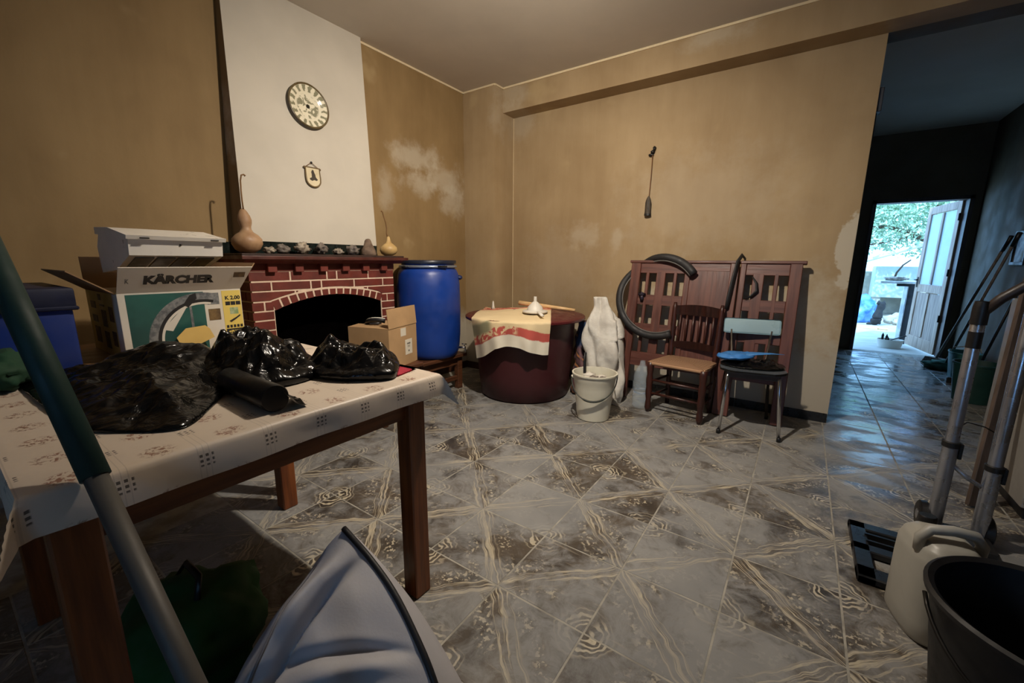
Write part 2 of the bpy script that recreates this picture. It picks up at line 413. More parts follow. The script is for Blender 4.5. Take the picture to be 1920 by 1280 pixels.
lo = bpy.data.objects.new('bulb_light', ld); COL.objects.link(lo); lo.location = (LAMP_POS.x, LAMP_POS.y, ZC-.28)
# added unseen spot fixture for the light fall-off, turned towards the hearth corner
rc = thing('added_spot_lamp', 'added wide spot lamp, unseen above the picture, for the light fall-off', 'lamp', (LAMP_POS.x, LAMP_POS.y, ZC-.02)); AX = SPOT_AIM.normalized()
b = BM(); lathe(b, [(.018, 0), (.022, .04), (.045, .07), (.05, .075), (.042, .068), (.018, .042)], tuple(Vector((0, 0, -.30)) + AX*-.06), 24, axis=AX, cap=False); obj('added_reflector', b, M_WHITEPL, rc, True)
b = BM(); tube(b, [(0, 0, 0), (-.05, .0, -.12), tuple(Vector((0, 0, -.30)) + AX*-.05)], .005, 8); obj('arm', b, M_DARKMETAL, rc, True)
ls = bpy.data.lights.new('added_spot_light', 'SPOT'); ls.energy = SPOT_W; ls.color = (1.0, .89, .75); ls.shadow_soft_size = .03; ls.spot_size = radians(176); ls.spot_blend = 1.0
so_ = bpy.data.objects.new('added_spot_light', ls); COL.objects.link(so_); so_.location = Vector((LAMP_POS.x, LAMP_POS.y, ZC-.32)) + AX*.03
so_.rotation_euler = AX.to_track_quat('-Z', 'Y').to_euler()

# ================================================================== FIREPLACE
M_BRICK = mat('red_painted_brick', (98, 38, 29), .6, var=.22, vs=9, bump=.25, bs=45)
M_FRIEZE = mat('red_painted_plaster', (102, 40, 30), .6, var=.16, vs=6, bump=.12, bs=40)
M_MORTAR = mat('white_mortar_line', (214, 190, 168), .85, var=.08, vs=30, bump=.2)
M_SOOT = mat('soot', (4, 3, 3), 1.0, var=.4, spec=0.0, rv=0)
M_MANTEL = mat('mantel_brown', (74, 34, 26), .5, var=.25, vs=8)
M_MANTTOP = mat('mantel_top', (52, 34, 28), .6, var=.3, vs=20)
M_HOOD = mat('white_plaster_hood', (190, 182, 168), .8, var=.05, vs=2.2, bump=.08, bs=18)
M_GTILE = mat('dark_green_tile', (22, 30, 28), .2, var=.3, vs=12)
fp = thing('fireplace', 'red brick corner fireplace with white mortar lines and tall white chimney hood', 'fireplace', (0, -1.79, 0))
FO = (0, -1.79, 0)
def FY(o): return o
yl, yr, xf = -2.335, -1.245, .2965
def zi(y): return .958-.08*((y+1.79)/.415)**2
def zo(y): return 1.004-.062*((y+1.79)/.415)**2
JL, JR = -2.212, -1.378
# mortar core: piers and spandrel
b = BM(); box(b, .001, xf, yl, JL, 0, .88); obj('pier', b, M_MORTAR, fp, off=FO)
b = BM(); box(b, .001, xf, JR, yr, 0, .88); obj('pier', b, M_MORTAR, fp, off=FO)
pts = [(yl, .88), (JL, .88)] + [(JL+(JR-JL)*t/24, zi(JL+(JR-JL)*t/24)+.002) for t in range(25)] + [(JR, .88), (yr, .88), (yr, 1.17), (yl, 1.17)]
b = BM(); prism(b, pts, .001, xf, 'yz'); obj('arch_core', b, M_MORTAR, fp, off=FO)
# soot liner
ins = [(JL+.004, 0)] + [(JL+.004, .87)] + [(JL+.004+(JR-JL-.008)*t/24, zi(JL+(JR-JL)*t/24)-.003) for t in range(25)] + [(JR-.004, .87), (JR-.004, 0)]
b = BM()
for (p, q) in zip(ins, ins[1:]):
    vs = [b.verts.new((.002, p[0], p[1])), b.verts.new((.294, p[0], p[1])), b.verts.new((.294, q[0], q[1])), b.verts.new((.002, q[0], q[1]))]; b.faces.new(vs)
prism(b, [(JL, 0), (JL, .9), (-2.0, .96), (-1.58, .96), (JR, .9), (JR, 0)], .001, .006, 'yz')
box(b, .001, .29, JL+.005, JR-.005, .0, .012)
obj('firebox', b, M_SOOT, fp, off=FO)
# bricks
G = .0058
def brick_face(y0, y1, z0, z1):
    n = 8; ys = [y0+(y1-y0)*t/n for t in range(n+1)]
    lo_ = [max(z0, zo(y)+2*G if JL < y < JR else z0) for y in ys]
    seg = [(y, l_) for y, l_ in zip(ys, lo_) if l_ < z1-.004]
    if len(seg) < 2 or seg[-1][0]-seg[0][0] < .012: return
    poly = ([(y0, z0), (y1, z0)] if all(abs(l_-z0) < 1e-6 for _, l_ in seg) else seg) + [(seg[-1][0], z1), (seg[0][0], z1)]
    b = BM(); prism(b, poly, xf-.012, .3+rng.uniform(-.0012, .0015), 'yz')
    obj('brick', b, M_BRICK, fp, off=FO)
def course(z0, z1, joints):
    js = [yl-.004] + joints + [yr+.004]
    for a, c in zip(js, js[1:]): brick_face(a+G, c-G, z0+G, z1-G)
ZL = [1.130, 1.064, 1.003, .938, .877, .818, .753, .690, .627, .564, .501, .438, .375, .312, .249, .186, .123, .060, .004]
course(ZL[1], ZL[0], [-2.092, -1.832, -1.755, -1.489])
course(ZL[2], ZL[1], [-2.217, -1.955, -1.878, -1.616, -1.354])
course(ZL[3], ZL[2], [-2.067, -1.955, -1.616, -1.50])
for kk in range(3, len(ZL)-1):
    z1, z0 = ZL[kk], ZL[kk+1]
    if kk == 3:
        for a, c in ((yl-.004, -2.27), (-2.27, JL), (JR, -1.318), (-1.318, yr+.004)): brick_face(a+G, c-G, z0+G, z1-G)
    else:
        for a, c in ((yl-.004, JL), (JR, yr+.004)): brick_face(a+G, c-G, z0+G, z1-G)
nv = 15
for t in range(nv):
    a, c = JL+(JR-JL)*t/nv, JL+(JR-JL)*(t+1)/nv
    def nrm(y, zz, h):
        s = .16*(y+1.79)/.415**2*.45; return (y-(-s)*0 + s*h*.0 + (y+1.79)*h*.35, zz)
    poly = []
    for y in (a+G*1.2, c-G*1.2): poly.append((y, zi(y)))
    for y in (c-G*1.2, a+G*1.2): poly.append((y+(y+1.79)*.05, zo(y)-G))
    b = BM(); prism(b, poly, xf-.012, .3+rng.uniform(-.001, .0015), 'yz'); obj('brick', b, M_BRICK, fp, off=FO)
# left side bricks
for kk in range(0, len(ZL)-1):
    z1, z0 = ZL[kk], ZL[kk+1]; cuts = [.004, .15 if kk % 2 else .08, .300] if kk % 2 else [.004, .08, .23, .300]
    for a, c in zip(cuts, cuts[1:]):
        obj('brick', bx(a+G*(a > .01), c-G*(c < .29), yl-.010+rng.uniform(-.001, .001), yl+.003, z0+G, z1-G), M_BRICK, fp, off=FO)
# frieze, dentils, cornice, mantel shelf
obj('frieze', bx(.001, .302, yl-.011, yr+.006, 1.128, 1.178, .002), M_FRIEZE, fp, off=FO)
for y in (-2.214, -2.041, -1.866, -1.693, -1.522, -1.354):
    obj('dentil', bx(.295, .333, y-.028, y+.028, 1.122, 1.184, .003), M_FRIEZE, fp, off=FO)
b = BM(); poly = [(.001, 1.176), (.335, 1.176), (.345, 1.184), (.375, 1.196), (.38, 1.202), (.001, 1.202)]
prism(b, poly, yl-.05, yr+.05, 'xz'); obj('cornice', b, M_FRIEZE, fp, off=FO)
obj('mantel_shelf', bx(.001, .395, yl-.075, yr+.085, 1.201, 1.224, .004, 2), M_MANTEL, fp, off=FO)
obj('mantel_top', bx(.001, .36, yl-.06, yr+.07, 1.2235, 1.238, .003), M_MANTTOP, fp, off=FO)
# hood: leans back towards the ceiling
hl0, hr0, hd0, hz0 = -2.290, -1.298, .172, 1.318
hl1, hr1, hd1, hz1 = -2.228, -1.252, .05, ZC
b = BM()
B4 = [b.verts.new(p) for p in ((.0005, hl0, hz0), (hd0, hl0, hz0), (hd0, hr0, hz0), (.0005, hr0, hz0))]
T4 = [b.verts.new(p) for p in ((.0005, hl1, hz1), (hd1, hl1, hz1), (hd1, hr1, hz1), (.0005, hr1, hz1))]
b.faces.new(B4); b.faces.new(T4)
for q in range(4): b.faces.new((B4[q], B4[(q+1) % 4], T4[(q+1) % 4], T4[q]))
hood = obj('chimney_hood', b, [M_HOOD, M_WALL_L], fp, off=FO)
for p_ in hood.data.polygons:
    if p_.normal.y < -.8: p_.material_index = 1; hood['label'] = 'white plastered chimney hood'
obj('hood_base', bx(.0005, .168, hl0, hr0, 1.237, 1.3185), M_GTILE, fp, off=FO)
yy = hl0
while yy < hr0-.01:
    y1 = min(yy+.155, hr0); obj('tile', bx(.166, .174, yy+.0015, y1-.0015, 1.239, 1.316, .001), M_GTILE, fp, off=FO); yy += .155
xx0 = .004
obj('wall_tile', bx(.0005, .010, yl-.06, hl0-.002, 1.239, 1.312, .001), M_GTILE, fp, off=FO)

# ------------------------------------------------------------------ on the mantel and the hood
M_GOURD = mat('dried_gourd', (166, 134, 102), .55, col2=(140, 106, 76), vs=12, bump=.12, bs=50)
M_GOURD2 = mat('pale_gourd', (196, 166, 112), .5, col2=(170, 136, 84), vs=10, bump=.1)
M_STEM = mat('dry_stem', (112, 80, 46), .8)
def gourd(name, label, loc, prof, stem, m, tip=None):
    t = thing(name, label, 'gourd', loc, group='gourds on the mantel')
    b = BM(); rings = lathe(b, prof, (0, 0, 0), 28, cap=True)
    for v in b.verts:
        d = 1+.05*nz(v.co, 14, 2); v.co.x *= d; v.co.y *= d; v.co.x += .012*sin(v.co.z*14)
    obj('body', b, m, t, True)
    b = BM(); tube(b, stem, [.0045]*(len(stem)-1)+[.006], 8); obj('stem', b, M_STEM, t, True)
MZ = 1.238
gourd('gourd', 'large brown bottle gourd with lumpy neck on the left end of the mantel', (.30, -2.335, MZ),
      [(.0, 0), (.035, .002), (.066, .022), (.083, .055), (.080, .085), (.060, .108), (.036, .124), (.028, .14), (.028, .155), (.034, .175), (.037, .195), (.032, .220), (.020, .245), (.010, .258), (.0, .262)],
      [(.004, 0, .255), (.0, .0, .30), (-.004, .002, .36), (-.002, .004, .42), (.002, .010, .45), (.004, .022, .455), (.006, .030, .447)], M_GOURD)
gourd('gourd', 'small pale gourd with a long curly stem on the right end of the mantel', (.25, -1.245, MZ),
      [(.0, 0), (.03, .002), (.058, .018), (.071, .045), (.064, .072), (.040, .092), (.022, .105), (.016, .125), (.011, .15), (.004, .156)],
      [(.0, 0, .148), (.004, -.012, .18), (-.002, -.004, .22), (.003, -.014, .26), (-.003, -.026, .31), (.002, -.040, .345), (.004, -.052, .35)], M_GOURD2)
M_SHELL = [mat('shell_pale', (170, 158, 140), .7, col2=(96, 84, 74), vs=22, bump=.4, bs=50), mat('shell_grey', (128, 118, 108), .7, col2=(72, 64, 60), vs=20, bump=.4, bs=50)]
shells = [(-2.205, .016, .026, 'small white snail shell beside the large gourd'), (-2.115, .024, .036, 'oval grey limpet shell, second from the large gourd'), (-1.985, .030, .055, 'long jagged oyster shell, third from the large gourd'),
          (-1.845, .030, .052, 'knobbly oyster shell at the middle of the mantel row'), (-1.722, .017, .044, 'flat white shell right of the middle of the row'), (-1.600, .028, .042, 'ragged oyster shell left of the pointed stone')]
for q, (y, hz, hy, lab) in enumerate(shells):
    b = BM(); blob(b, (0, 0, hz*1.25), (.036, hy*1.2, hz*1.3), 3, .6, 2.6+.3*q, q+2, 0.001, .3*q)
    o = obj('shell', b, M_SHELL[q % 2], None, True); o.location = (.285, y, MZ); tag(o, lab, 'shell', 'shells along the mantel')
b = BM(); r_ = lathe(b, [(.0, 0), (.052, .0), (.056, .012), (.050, .04), (.036, .082), (.022, .112), (.012, .125), (.0, .128)], (0, 0, 0), 16, cap=False)
for v in b.verts: v.co += Vector((nz(v.co, 22, 1), nz(v.co, 22, 5), 0))*.012
o = obj('pointed_stone', b, mat('brown_stone', (122, 102, 84), .85, col2=(84, 66, 54), vs=16, bump=.5, bs=30), None, True); o.location = (.275, -1.452, MZ); tag(o, 'brown conical stone standing on the mantel', 'stone')

def hood_pt(y, z, out=0.0):
    t = (z-hz0)/(hz1-hz0); return Vector((hd0+(hd1-hd0)*t + out, y, z))
HT = atan2(hd0-hd1, hz1-hz0)       # lean of the hood face
def on_hood(o, y, z, out):
    o.location = hood_pt(y, z, out)
    # local x,y -> (world y, hood up), local z -> out of the hood
    up = Vector((-sin(HT), 0, cos(HT))); ax = Vector((0, 1, 0)); nn = ax.cross(up)
    M = Matrix((ax, up, nn)).transposed(); o.rotation_euler = M.to_euler()
# decorated plate
k = NT('painted_plate'); p = k.coord('Object'); px_, py_, pz_ = k.sep(p)
rad = k.math('SQRT', k.math('ADD', k.math('POWER', px_, 2.0), k.math('POWER', py_, 2.0)))
ang = k.math('ARCTAN2', py_, px_)
wv = k.math('SINE', k.math('ADD', k.math('MULTIPLY', ang, 17.0), k.math('MULTIPLY', k.noise(p, 34, 3), 6.0)))
rimz = k.math('MULTIPLY', k.ramp(rad, .092, .098), k.ramp(rad, .138, .130))
leaf = k.math('MULTIPLY', k.ramp(wv, -.2, .4), rimz)
cen = k.math('MULTIPLY', k.ramp(k.noise(p, 30, 3, .5, .8), .48, .56), k.ramp(rad, .085, .07))
dot = k.ramp(rad, .016, .012)
ring = k.ramp(k.math('ABSOLUTE', k.math('SUBTRACT', rad, .1385)), .006, .003)
c = k.mix(k.math('MULTIPLY', leaf, .8), lin((222, 214, 190)), lin((92, 92, 62)))
c = k.mix(k.math('MULTIPLY', cen, .8), c, lin((98, 98, 72))); c = k.mix(dot, c, lin((34, 32, 24))); c = k.mix(ring, c, lin((86, 70, 42)))
M_PLATE = k.fin(c, .12)
pl = thing('wall_plate', 'round ceramic plate painted with green leaves, hung high on the chimney hood', 'plate')
on_hood(pl, -1.765, 2.25, .004)
b = BM(); lathe(b, [(.0, .010), (.085, .010), (.095, .016), (.139, .030), (.143, .030), (.143, .026), (.10, .008), (.07, .0), (.0, .0)], (0, 0, 0), 48, cap=False); obj('dish', b, M_PLATE, pl, True, 50)
b = BM(); lathe(b, [(.139, .024), (.146, .026), (.147, .030), (.143, .033), (.138, .031)], (0, 0, 0), 48, cap=False); obj('rim', b, mat('plate_rim', (88, 74, 46), .3), pl, True)
# plaque
pq = thing('wall_plaque', 'small shield-shaped ceramic plaque with a dark figure, hung below the plate', 'plaque'); on_hood(pq, -1.787, 1.79, .003)
sh = [(-.05, .05), (.05, .05), (.052, -.02)] + [(.052*cos(a), -.03-.048*sin(a)) for a in [pi*t/10 for t in range(1, 10)]] + [(-.052, -.02)]
b = BM(); prism(b, sh, 0, .010, 'xy'); obj('plaque_body', b, mat('plaque_cream', (206, 192, 160), .35, var=.08), pq)
b = BM(); tube(b, [(x*1.02, y*1.02, .009) for x, y in sh], .0055, 8, closed=True); obj('rim', b, mat('plaque_rim', (104, 84, 52), .5), pq, True)
fig = [(-.004, .036), (.006, .034), (.010, .018), (.016, .004), (.018, -.012), (.032, -.028), (.022, -.036), (.004, -.032), (-.010, -.040), (-.026, -.034), (-.028, -.024), (-.012, -.016), (-.010, .006), (-.012, .020)]
b = BM(); prism(b, fig, .0095, .0112, 'xy'); obj('painted_figure', b, mat('figure_dark', (52, 42, 30), .5), pq)
b = BM(); tube(b, [(-.05, .05, .006), (0, .086, .006), (.05, .05, .006)], .0025, 6); obj('hanging_cord', b, M_STEM, pq)
b = BM(); blob(b, (0, .086, .006), (.008, .008, .006), 2, .1); obj('nail', b, M_DARKMETAL, pq, True)
for s in (-1, 1):
    b = BM(); blob(b, (s*.056, .047, .006), (.010, .009, .006), 2, .2, 2, s+2); obj('scroll', b, mat('scroll', (92, 72, 44), .5), pq, True)

# pendant on the back wall
pd = thing('wall_pendant', 'dark elongated weight hanging from a wire below a knotted wall hook', 'pendant', (1.89, YW, 2.14))
M_PEND = mat('weathered_dark_wood', (72, 62, 50), .7, col2=(48, 42, 34), vs=20, stretch=(3, 3, 1))
b = BM(); blob(b, (0, -.02, 0), (.018, .016, .016), 3, .4, 3, 4); blob(b, (.014, -.022, .028), (.013, .012, .016), 3, .5, 3, 7); blob(b, (-.012, -.02, -.022), (.022, .012, .010), 3, .5, 3, 9); tube(b, [(0, 0, 0), (0, -.02, 0)], .005, 8)
obj('hook', b, M_DARKMETAL, pd, True)
b = BM(); tube(b, [(.002, -.022, -.02), (0, -.02, -.2), (-.006, -.018, -.345), (-.006, -.018, -.37)], .0042, 8); obj('wire', b, mat('rusty_wire', (108, 74, 44), .7), pd, True)
b = BM(); lathe(b, [(.0, .0), (.004, 0), (.012, -.012), (.021, -.035), (.025, -.06), (.026, -.14), (.027, -.158), (.0, -.158)], (-.006, -.028, -.365), 20, cap=False, sq=(1.05, .8)); obj('weight', b, M_PEND, pd, True, 50)
b = BM(); lathe(b, [(.0285, -.150), (.0285, -.166), (.0, -.167)], (-.006, -.028, -.365), 20, cap=False, sq=(1.05, .8)); obj('collar', b, M_BLACK, pd, True, 50)
# small box on the wall end
sb = thing('cable_box', 'small dark electric box high on the end of the ochre wall', 'electric box', (XW, .40, 2.28))
obj('box', bx(0, .028, -.05, .05, -.075, .075, .004), mat('old_bakelite', (44, 46, 54), .5), sb)
b = BM(); tube(b, [(.006, 0, -.07), (.006, 0, -.28)], .005, 8); obj('cable', b, M_BLACK, sb)

# ================================================================== BLUE DRUM ON ITS BENCH, CARDBOARD BOX
M_BENCH = wood('bench_wood', (70, 40, 24), (98, 60, 36), 'y', .5)
bn = thing('low_bench', 'low dark wooden bench carrying the blue drum and cardboard box', 'bench', (.30, -1.0, 0))
BO = (.30, -1.0, 0)
obj('top', bx(.03, .53, -1.16, -.60, .315, .345, .004), M_BENCH, bn, off=BO)
for x in (.06, .47):
    for y in (-1.12, -.66): obj('leg', bx(x-.025, x+.025, y-.03, y+.03, .001, .316, .003), M_BENCH, bn, off=BO)
for x in (.06, .47): obj('apron', bx(x-.012, x+.012, -1.10, -.69, .24, .315), M_BENCH, bn, off=BO)
obj('stretcher', bx(.455, .485, -1.10, -.69, .09, .13, .003), M_BENCH, bn, off=BO)
obj('stretcher', bx(.045, .075, -1.10, -.69, .09, .13, .003), M_BENCH, bn, off=BO)
M_BLUE = mat('blue_drum_plastic', (20, 56, 136), .42, var=.12, vs=4, bump=.05, bs=30)
dm = thing('plastic_drum', 'tall blue plastic drum with black lid standing in the corner', 'drum', (.325, -.875, .345))
R = .285
prof = [(0, 0), (.225, 0), (.245, .012), (.262, .05), (.272, .10), (.281, .2), (.285, .38), (.285, .52), (.281, .65), (.270, .74), (.255, .775), (.240, .79), (.235, .80), (.235, .835), (0, .835)]
b = BM(); lathe(b, [(r*.985, z) for r, z in prof], (0, 0, 0), 48, cap=False); obj('barrel', b, M_BLUE, dm, True, 55)
b = BM(); lathe(b, [(.236, .797), (.250, .797), (.254, .803), (.254, .812), (.250, .818), (.236, .818)], (0, 0, 0), 48, cap=False); rg_ = obj('clamp_ring', b, mat('galvanised_ring', (160, 170, 184), .35, metal=.7), dm, True)
b = BM(); box(b, .02, .10, -.262, -.250, .80, .816, .002, rot=Matrix.Rotation(radians(60), 3, 'Z')); obj('lever', b, M_DARKMETAL, rg_)
b = BM(); lathe(b, [(0, .83), (.238, .83), (.247, .832), (.249, .855), (.243, .862), (.20, .862), (.19, .856), (0, .856)], (0, 0, 0), 48, cap=False); obj('lid', b, mat('drum_lid', (24, 30, 46), .4), dm, True, 50)
b = BM(); blob(b, (.21, .17, .71), (.035, .03, .022), 3, .1); obj('moulded_grip', b, mat('blue_grip', (12, 32, 84), .5), dm, True)
sp = BM(); tube(sp, [(.21, .155, .07), (.245, .18, .07), (.262, .19, .07)], .010, 10); tube(sp, [(.255, .187, .07), (.258, .19, .02)], [.008, .006], 8)
spo = obj('spigot', sp, M_CHROME, dm, True); b = BM(); tube(b, [(.252, .185, .08), (.252, .185, .10)], .005, 8); tube(b, [(.235, .17, .104), (.268, .20, .10)], .005, 8); obj('tap_lever', b, M_CHROME, spo, True)

# cardboard box on a small stool in front of the hearth
cs = thing('wooden_stool', 'dark wooden stool half hidden under the small cardboard box', 'stool', (.53, -1.545, 0))
obj('top', bx(-.20, .20, -.20, .20, .395, .425, .004), M_BENCH, cs)
for sx in (-1, 1):
    for sy in (-1, 1): obj('leg', bx(sx*.16-.02, sx*.16+.02, sy*.16-.02, sy*.16+.02, .001, .396, .003), M_BENCH, cs)
for sy in (-1, 1): obj('rung', bx(-.15, .15, sy*.16-.01, sy*.16+.01, .12, .15), M_BENCH, cs)
cb = thing('cardboard_box', 'open brown cardboard box with white labels in front of the blue drum', 'box', (.525, -1.545, .425), radians(17))
hx, hy, hh = .17, .185, .30
for nm, a in (('wall', (hx-.004, hx, -hy, hy)), ('wall', (-hx, -hx+.004, -hy, hy)), ('wall', (-hx+.004, hx-.004, -hy, -hy+.004)), ('wall', (-hx+.004, hx-.004, hy-.004, hy))):
    obj(nm, bx(a[0], a[1], a[2], a[3], 0, hh), M_CARD, cb)
obj('bottom', bx(-hx+.004, hx-.004, -hy+.004, hy-.004, .0, .005), M_CARD, cb)
def flap(parent, p0, p1, out, ln, m, t=.004, nm='flap', inset=0.0):
    """flap hinged on edge p0-p1, going in direction out with length ln"""
    p0, p1, out = Vector(p0), Vector(p1), Vector(out).normalized(); e = (p1-p0); nn = e.cross(out).normalized()
    b = BM(); q = [p0, p1, p1+out*ln-e.normalized()*inset, p0+out*ln+e.normalized()*inset]
    A = [b.verts.new(v) for v in q]; B = [b.verts.new(v+nn*t) for v in q]
    b.faces.new(A); b.faces.new(B[::-1])
    for i in range(4): b.faces.new((A[i], B[i], B[(i+1) % 4], A[(i+1) % 4]))
    return obj(nm, b, m, parent)
flap(cb, (hx, -hy, hh), (hx, hy, hh), (-.10, .02, 1), .14, M_CARD)
flap(cb, (hx, hy, hh), (-hx, hy, hh), (0, -1, -.15), .13, M_CARD)
flap(cb, (-hx, -hy, hh), (hx, -hy, hh), (0, 1, .05), .12, M_CARD)
obj('label', bx(hx, hx+.0012, -.035, .035, hh-.075, hh-.015), M_PAPER, cb)
obj('label', bx(hx, hx+.0012, .02, .115, .075, .19), M_PAPER, cb)
for (y0, y1, z0, z1) in ((.045, .09, .152, .164), (.05, .085, .138, .142), (.052, .083, .130, .133), (.058, .076, .095, .108)):
    obj('label_print', bx(hx+.001, hx+.0018, y0, y1, z0, z1), mat('grey_print', (120, 116, 108), .8), cb)
pr_ = thing('rubber_ring', 'dark curved hose with a pale edge lying in the cardboard box', 'hose', (.53, -1.515, .745))
b = BM(); tube(b, [(-.02+.115*cos(a), -.02+.115*sin(a), .0+.03*sin(a*1.5)) for a in [radians(d) for d in range(150, 331, 12)]], .017, 10); obj('hose', b, M_BLACK, pr_, True)
b = BM(); tube(b, [(-.02+.118*cos(a), -.02+.118*sin(a), .017+.03*sin(a*1.5)) for a in [radians(d) for d in range(150, 331, 12)]], .004, 8); obj('pale_edge', b, M_WHITEPL, pr_, True)

# ================================================================== MAROON TUB WITH LID
M_TUB = mat('maroon_plastic', (62, 22, 27), .5, var=.12, vs=3, bump=.03)
TC = (1.03, -.36)
tu = thing('round_tub', 'large maroon plastic tub with a wide round lid', 'tub', (TC[0], TC[1], 0))
b = BM(); lathe(b, [(0, .001), (.385, .001), (.405, .015), (.425, .20), (.445, .45), (.457, .68), (.46, .70), (.44, .70), (.43, .45), (.0, .44)], (0, 0, 0), 64, cap=False); obj('tub_body', b, M_TUB, tu, True, 50)
b = BM(); lathe(b, [(0, .70), (.50, .694), (.535, .697), (.545, .705), (.545, .720), (.535, .728), (.50, .732), (.3, .755), (0, .785)], (0, 0, 0), 64, cap=False); obj('lid', b, mat('maroon_lid', (84, 28, 32), .35, var=.1), tu, True, 50)
# tea towel over the lid: one way on the lid, then hanging over the front
k = NT('tea_towel'); uv = k.n('UVMap').outputs[0]; uu, vv, _ = k.sep(uv); on_ = k.coord('Object')
nn_ = k.noise(k.coord('UV', (1, 1, 1)), 9, 3)
vw_ = k.math('ADD', vv, k.math('MULTIPLY', k.math('SUBTRACT', nn_, .5), .03))
white = lin((226, 218, 200)); creamc = lin((220, 198, 156)); redc = lin((186, 84, 74)); green = lin((120, 124, 98))
c = k.mix(k.ramp(vw_, .095, .105), white, redc)           # white hem, then red band
c = k.mix(k.ramp(vw_, .165, .175), c, creamc)             # cream field
st_ = k.ramp(k.math('SINE', k.math('MULTIPLY', vw_, 150.0)), .6, .95, 0, .35); c = k.mix(k.math('MULTIPLY', st_, k.ramp(vw_, .38, .42)), c, lin((176, 140, 100)))
c = k.mix(k.ramp(vw_, .70, .73), c, lin((196, 100, 82)))
swr = k.ramp(k.noise(uv, 11, 3, .6, 1.5), .50, .58); c = k.mix(k.math('MULTIPLY', swr, k.ramp(vw_, .74, .78)), c, creamc)
mot = k.math('MULTIPLY', k.ramp(vw_, .10, .12), k.ramp(vw_, .27, .24)); mot = k.math('MULTIPLY', mot, k.ramp(uu, .62, .55))
c = k.mix(k.math('MULTIPLY', mot, k.ramp(k.noise(uv, 14, 3, .6, 1.2), .47, .55)), c, creamc)
mg = k.math('MULTIPLY', k.math('MULTIPLY', k.ramp(uu, .30, .22), k.ramp(vw_, .15, .18)), k.ramp(vw_, .27, .24)); c = k.mix(k.math('MULTIPLY', mg, .8), c, green)
k.bump(k.noise(uv, 160, 2), .25, .002)
M_TOWEL = k.fin(c, .9)
fd = Vector((CAM_LOC.x-TC[0], CAM_LOC.y-TC[1], 0)).normalized(); sd_ = Vector((-fd.y, fd.x, 0))
tl = thing('tea_towel', 'cream and red striped tea towel draped over the maroon tub', 'towel', (TC[0], TC[1], .728))
def towel(u, v):
    # v=0 hanging hem, v=1 far edge on the lid ; u across
    s = (u-.5)*.66 - .125; Lh = .235 + .035*cos(u*6.6-.2) + (.085*(max(0, .3-u)/.3)); Lt = .80; q = v*(Lh+Lt)
    edge = sqrt(max(.01, .548**2 - s*s))
    if q > Lh:
        t = edge - (q-Lh); rr0 = min(1, sqrt(t*t+s*s)/.54); z = .006 + .057*(1-rr0) + .006*nz((s*9, t*9, 0), 1, 2)
        if t > edge-.03: z -= .004
        skew = .10*(edge-t); return fd*t + sd_*(s+skew*.6) + Vector((0, 0, z))
    h = Lh-q
    out = edge+.006+.014*sin(s*22+1)*min(1, h/.15) + .008*sin(s*47)*min(1, h/.2) - .05*max(0, h-.05)
    return fd*out + sd_*(s*(1-.25*h)+.0) + Vector((0, 0, -h))
b = BM(); grid(b, towel, 60, 80); obj('cloth', b, M_TOWEL, tl, True)
obj_ = None
# funnel strainer
fu = thing('plastic_funnel', 'white plastic funnel turned upside down on the tea towel', 'funnel', (1.03+fd.x*.225+sd_.x*.085, -.36+fd.y*.225+sd_.y*.085, .772))
b = BM(); fsc = 1.15; lathe(b, [(r_*fsc, z_*fsc) for r_, z_ in [(.092, 0), (.095, .003), (.095, .010), (.088, .013), (.062, .018), (.060, .026), (.052, .045), (.030, .068), (.022, .076), (.013, .082), (.011, .118), (.009, .118), (.009, .08), (.018, .07), (.055, .02), (.085, .008)]], (0, 0, 0), 36, cap=False); obj('cone', b, M_WHITEPL, fu, True, 45)
b = BM(); p0 = fd*.085 + sd_*.02; tube(b, [p0+Vector((0, 0, .012)), p0+fd*.06+sd_*.018+Vector((0, 0, .008)), p0+fd*.13+sd_*.035+Vector((0, 0, -.002))], [.012, .014, .016], 10, flat=.6); obj('handle', b, M_WHITEPL, fu, True)
M_LWOOD = wood('pale_wood', (206, 166, 112), (226, 190, 140), 'x', .5)
b = BM(); p0 = Vector((.84, -.18, .05)); p1 = Vector((1.37, -.03, 0)); tube(b, [p0, p0+(p1-p0)*.25, p0+(p1-p0)*.75, p1], [.021, .020, .016, .013], 14)
o = obj('wooden_stick', b, M_LWOOD, None, True); o.location = (0, 0, .758); tag(o, 'pale wooden rolling stick lying across the back of the tub lid', 'stick')
b = BM(); lathe(b, [(0, 0), (.022, 0), (.012, .03), (.006, .075), (0, .08)], (0, 0, 0), 12, cap=False); o = obj('plastic_tip', b, M_WHITEPL, None, True); o.location = (.60, -.28, .738); tag(o, 'small white plastic cone on the left rim of the tub lid', 'cone')
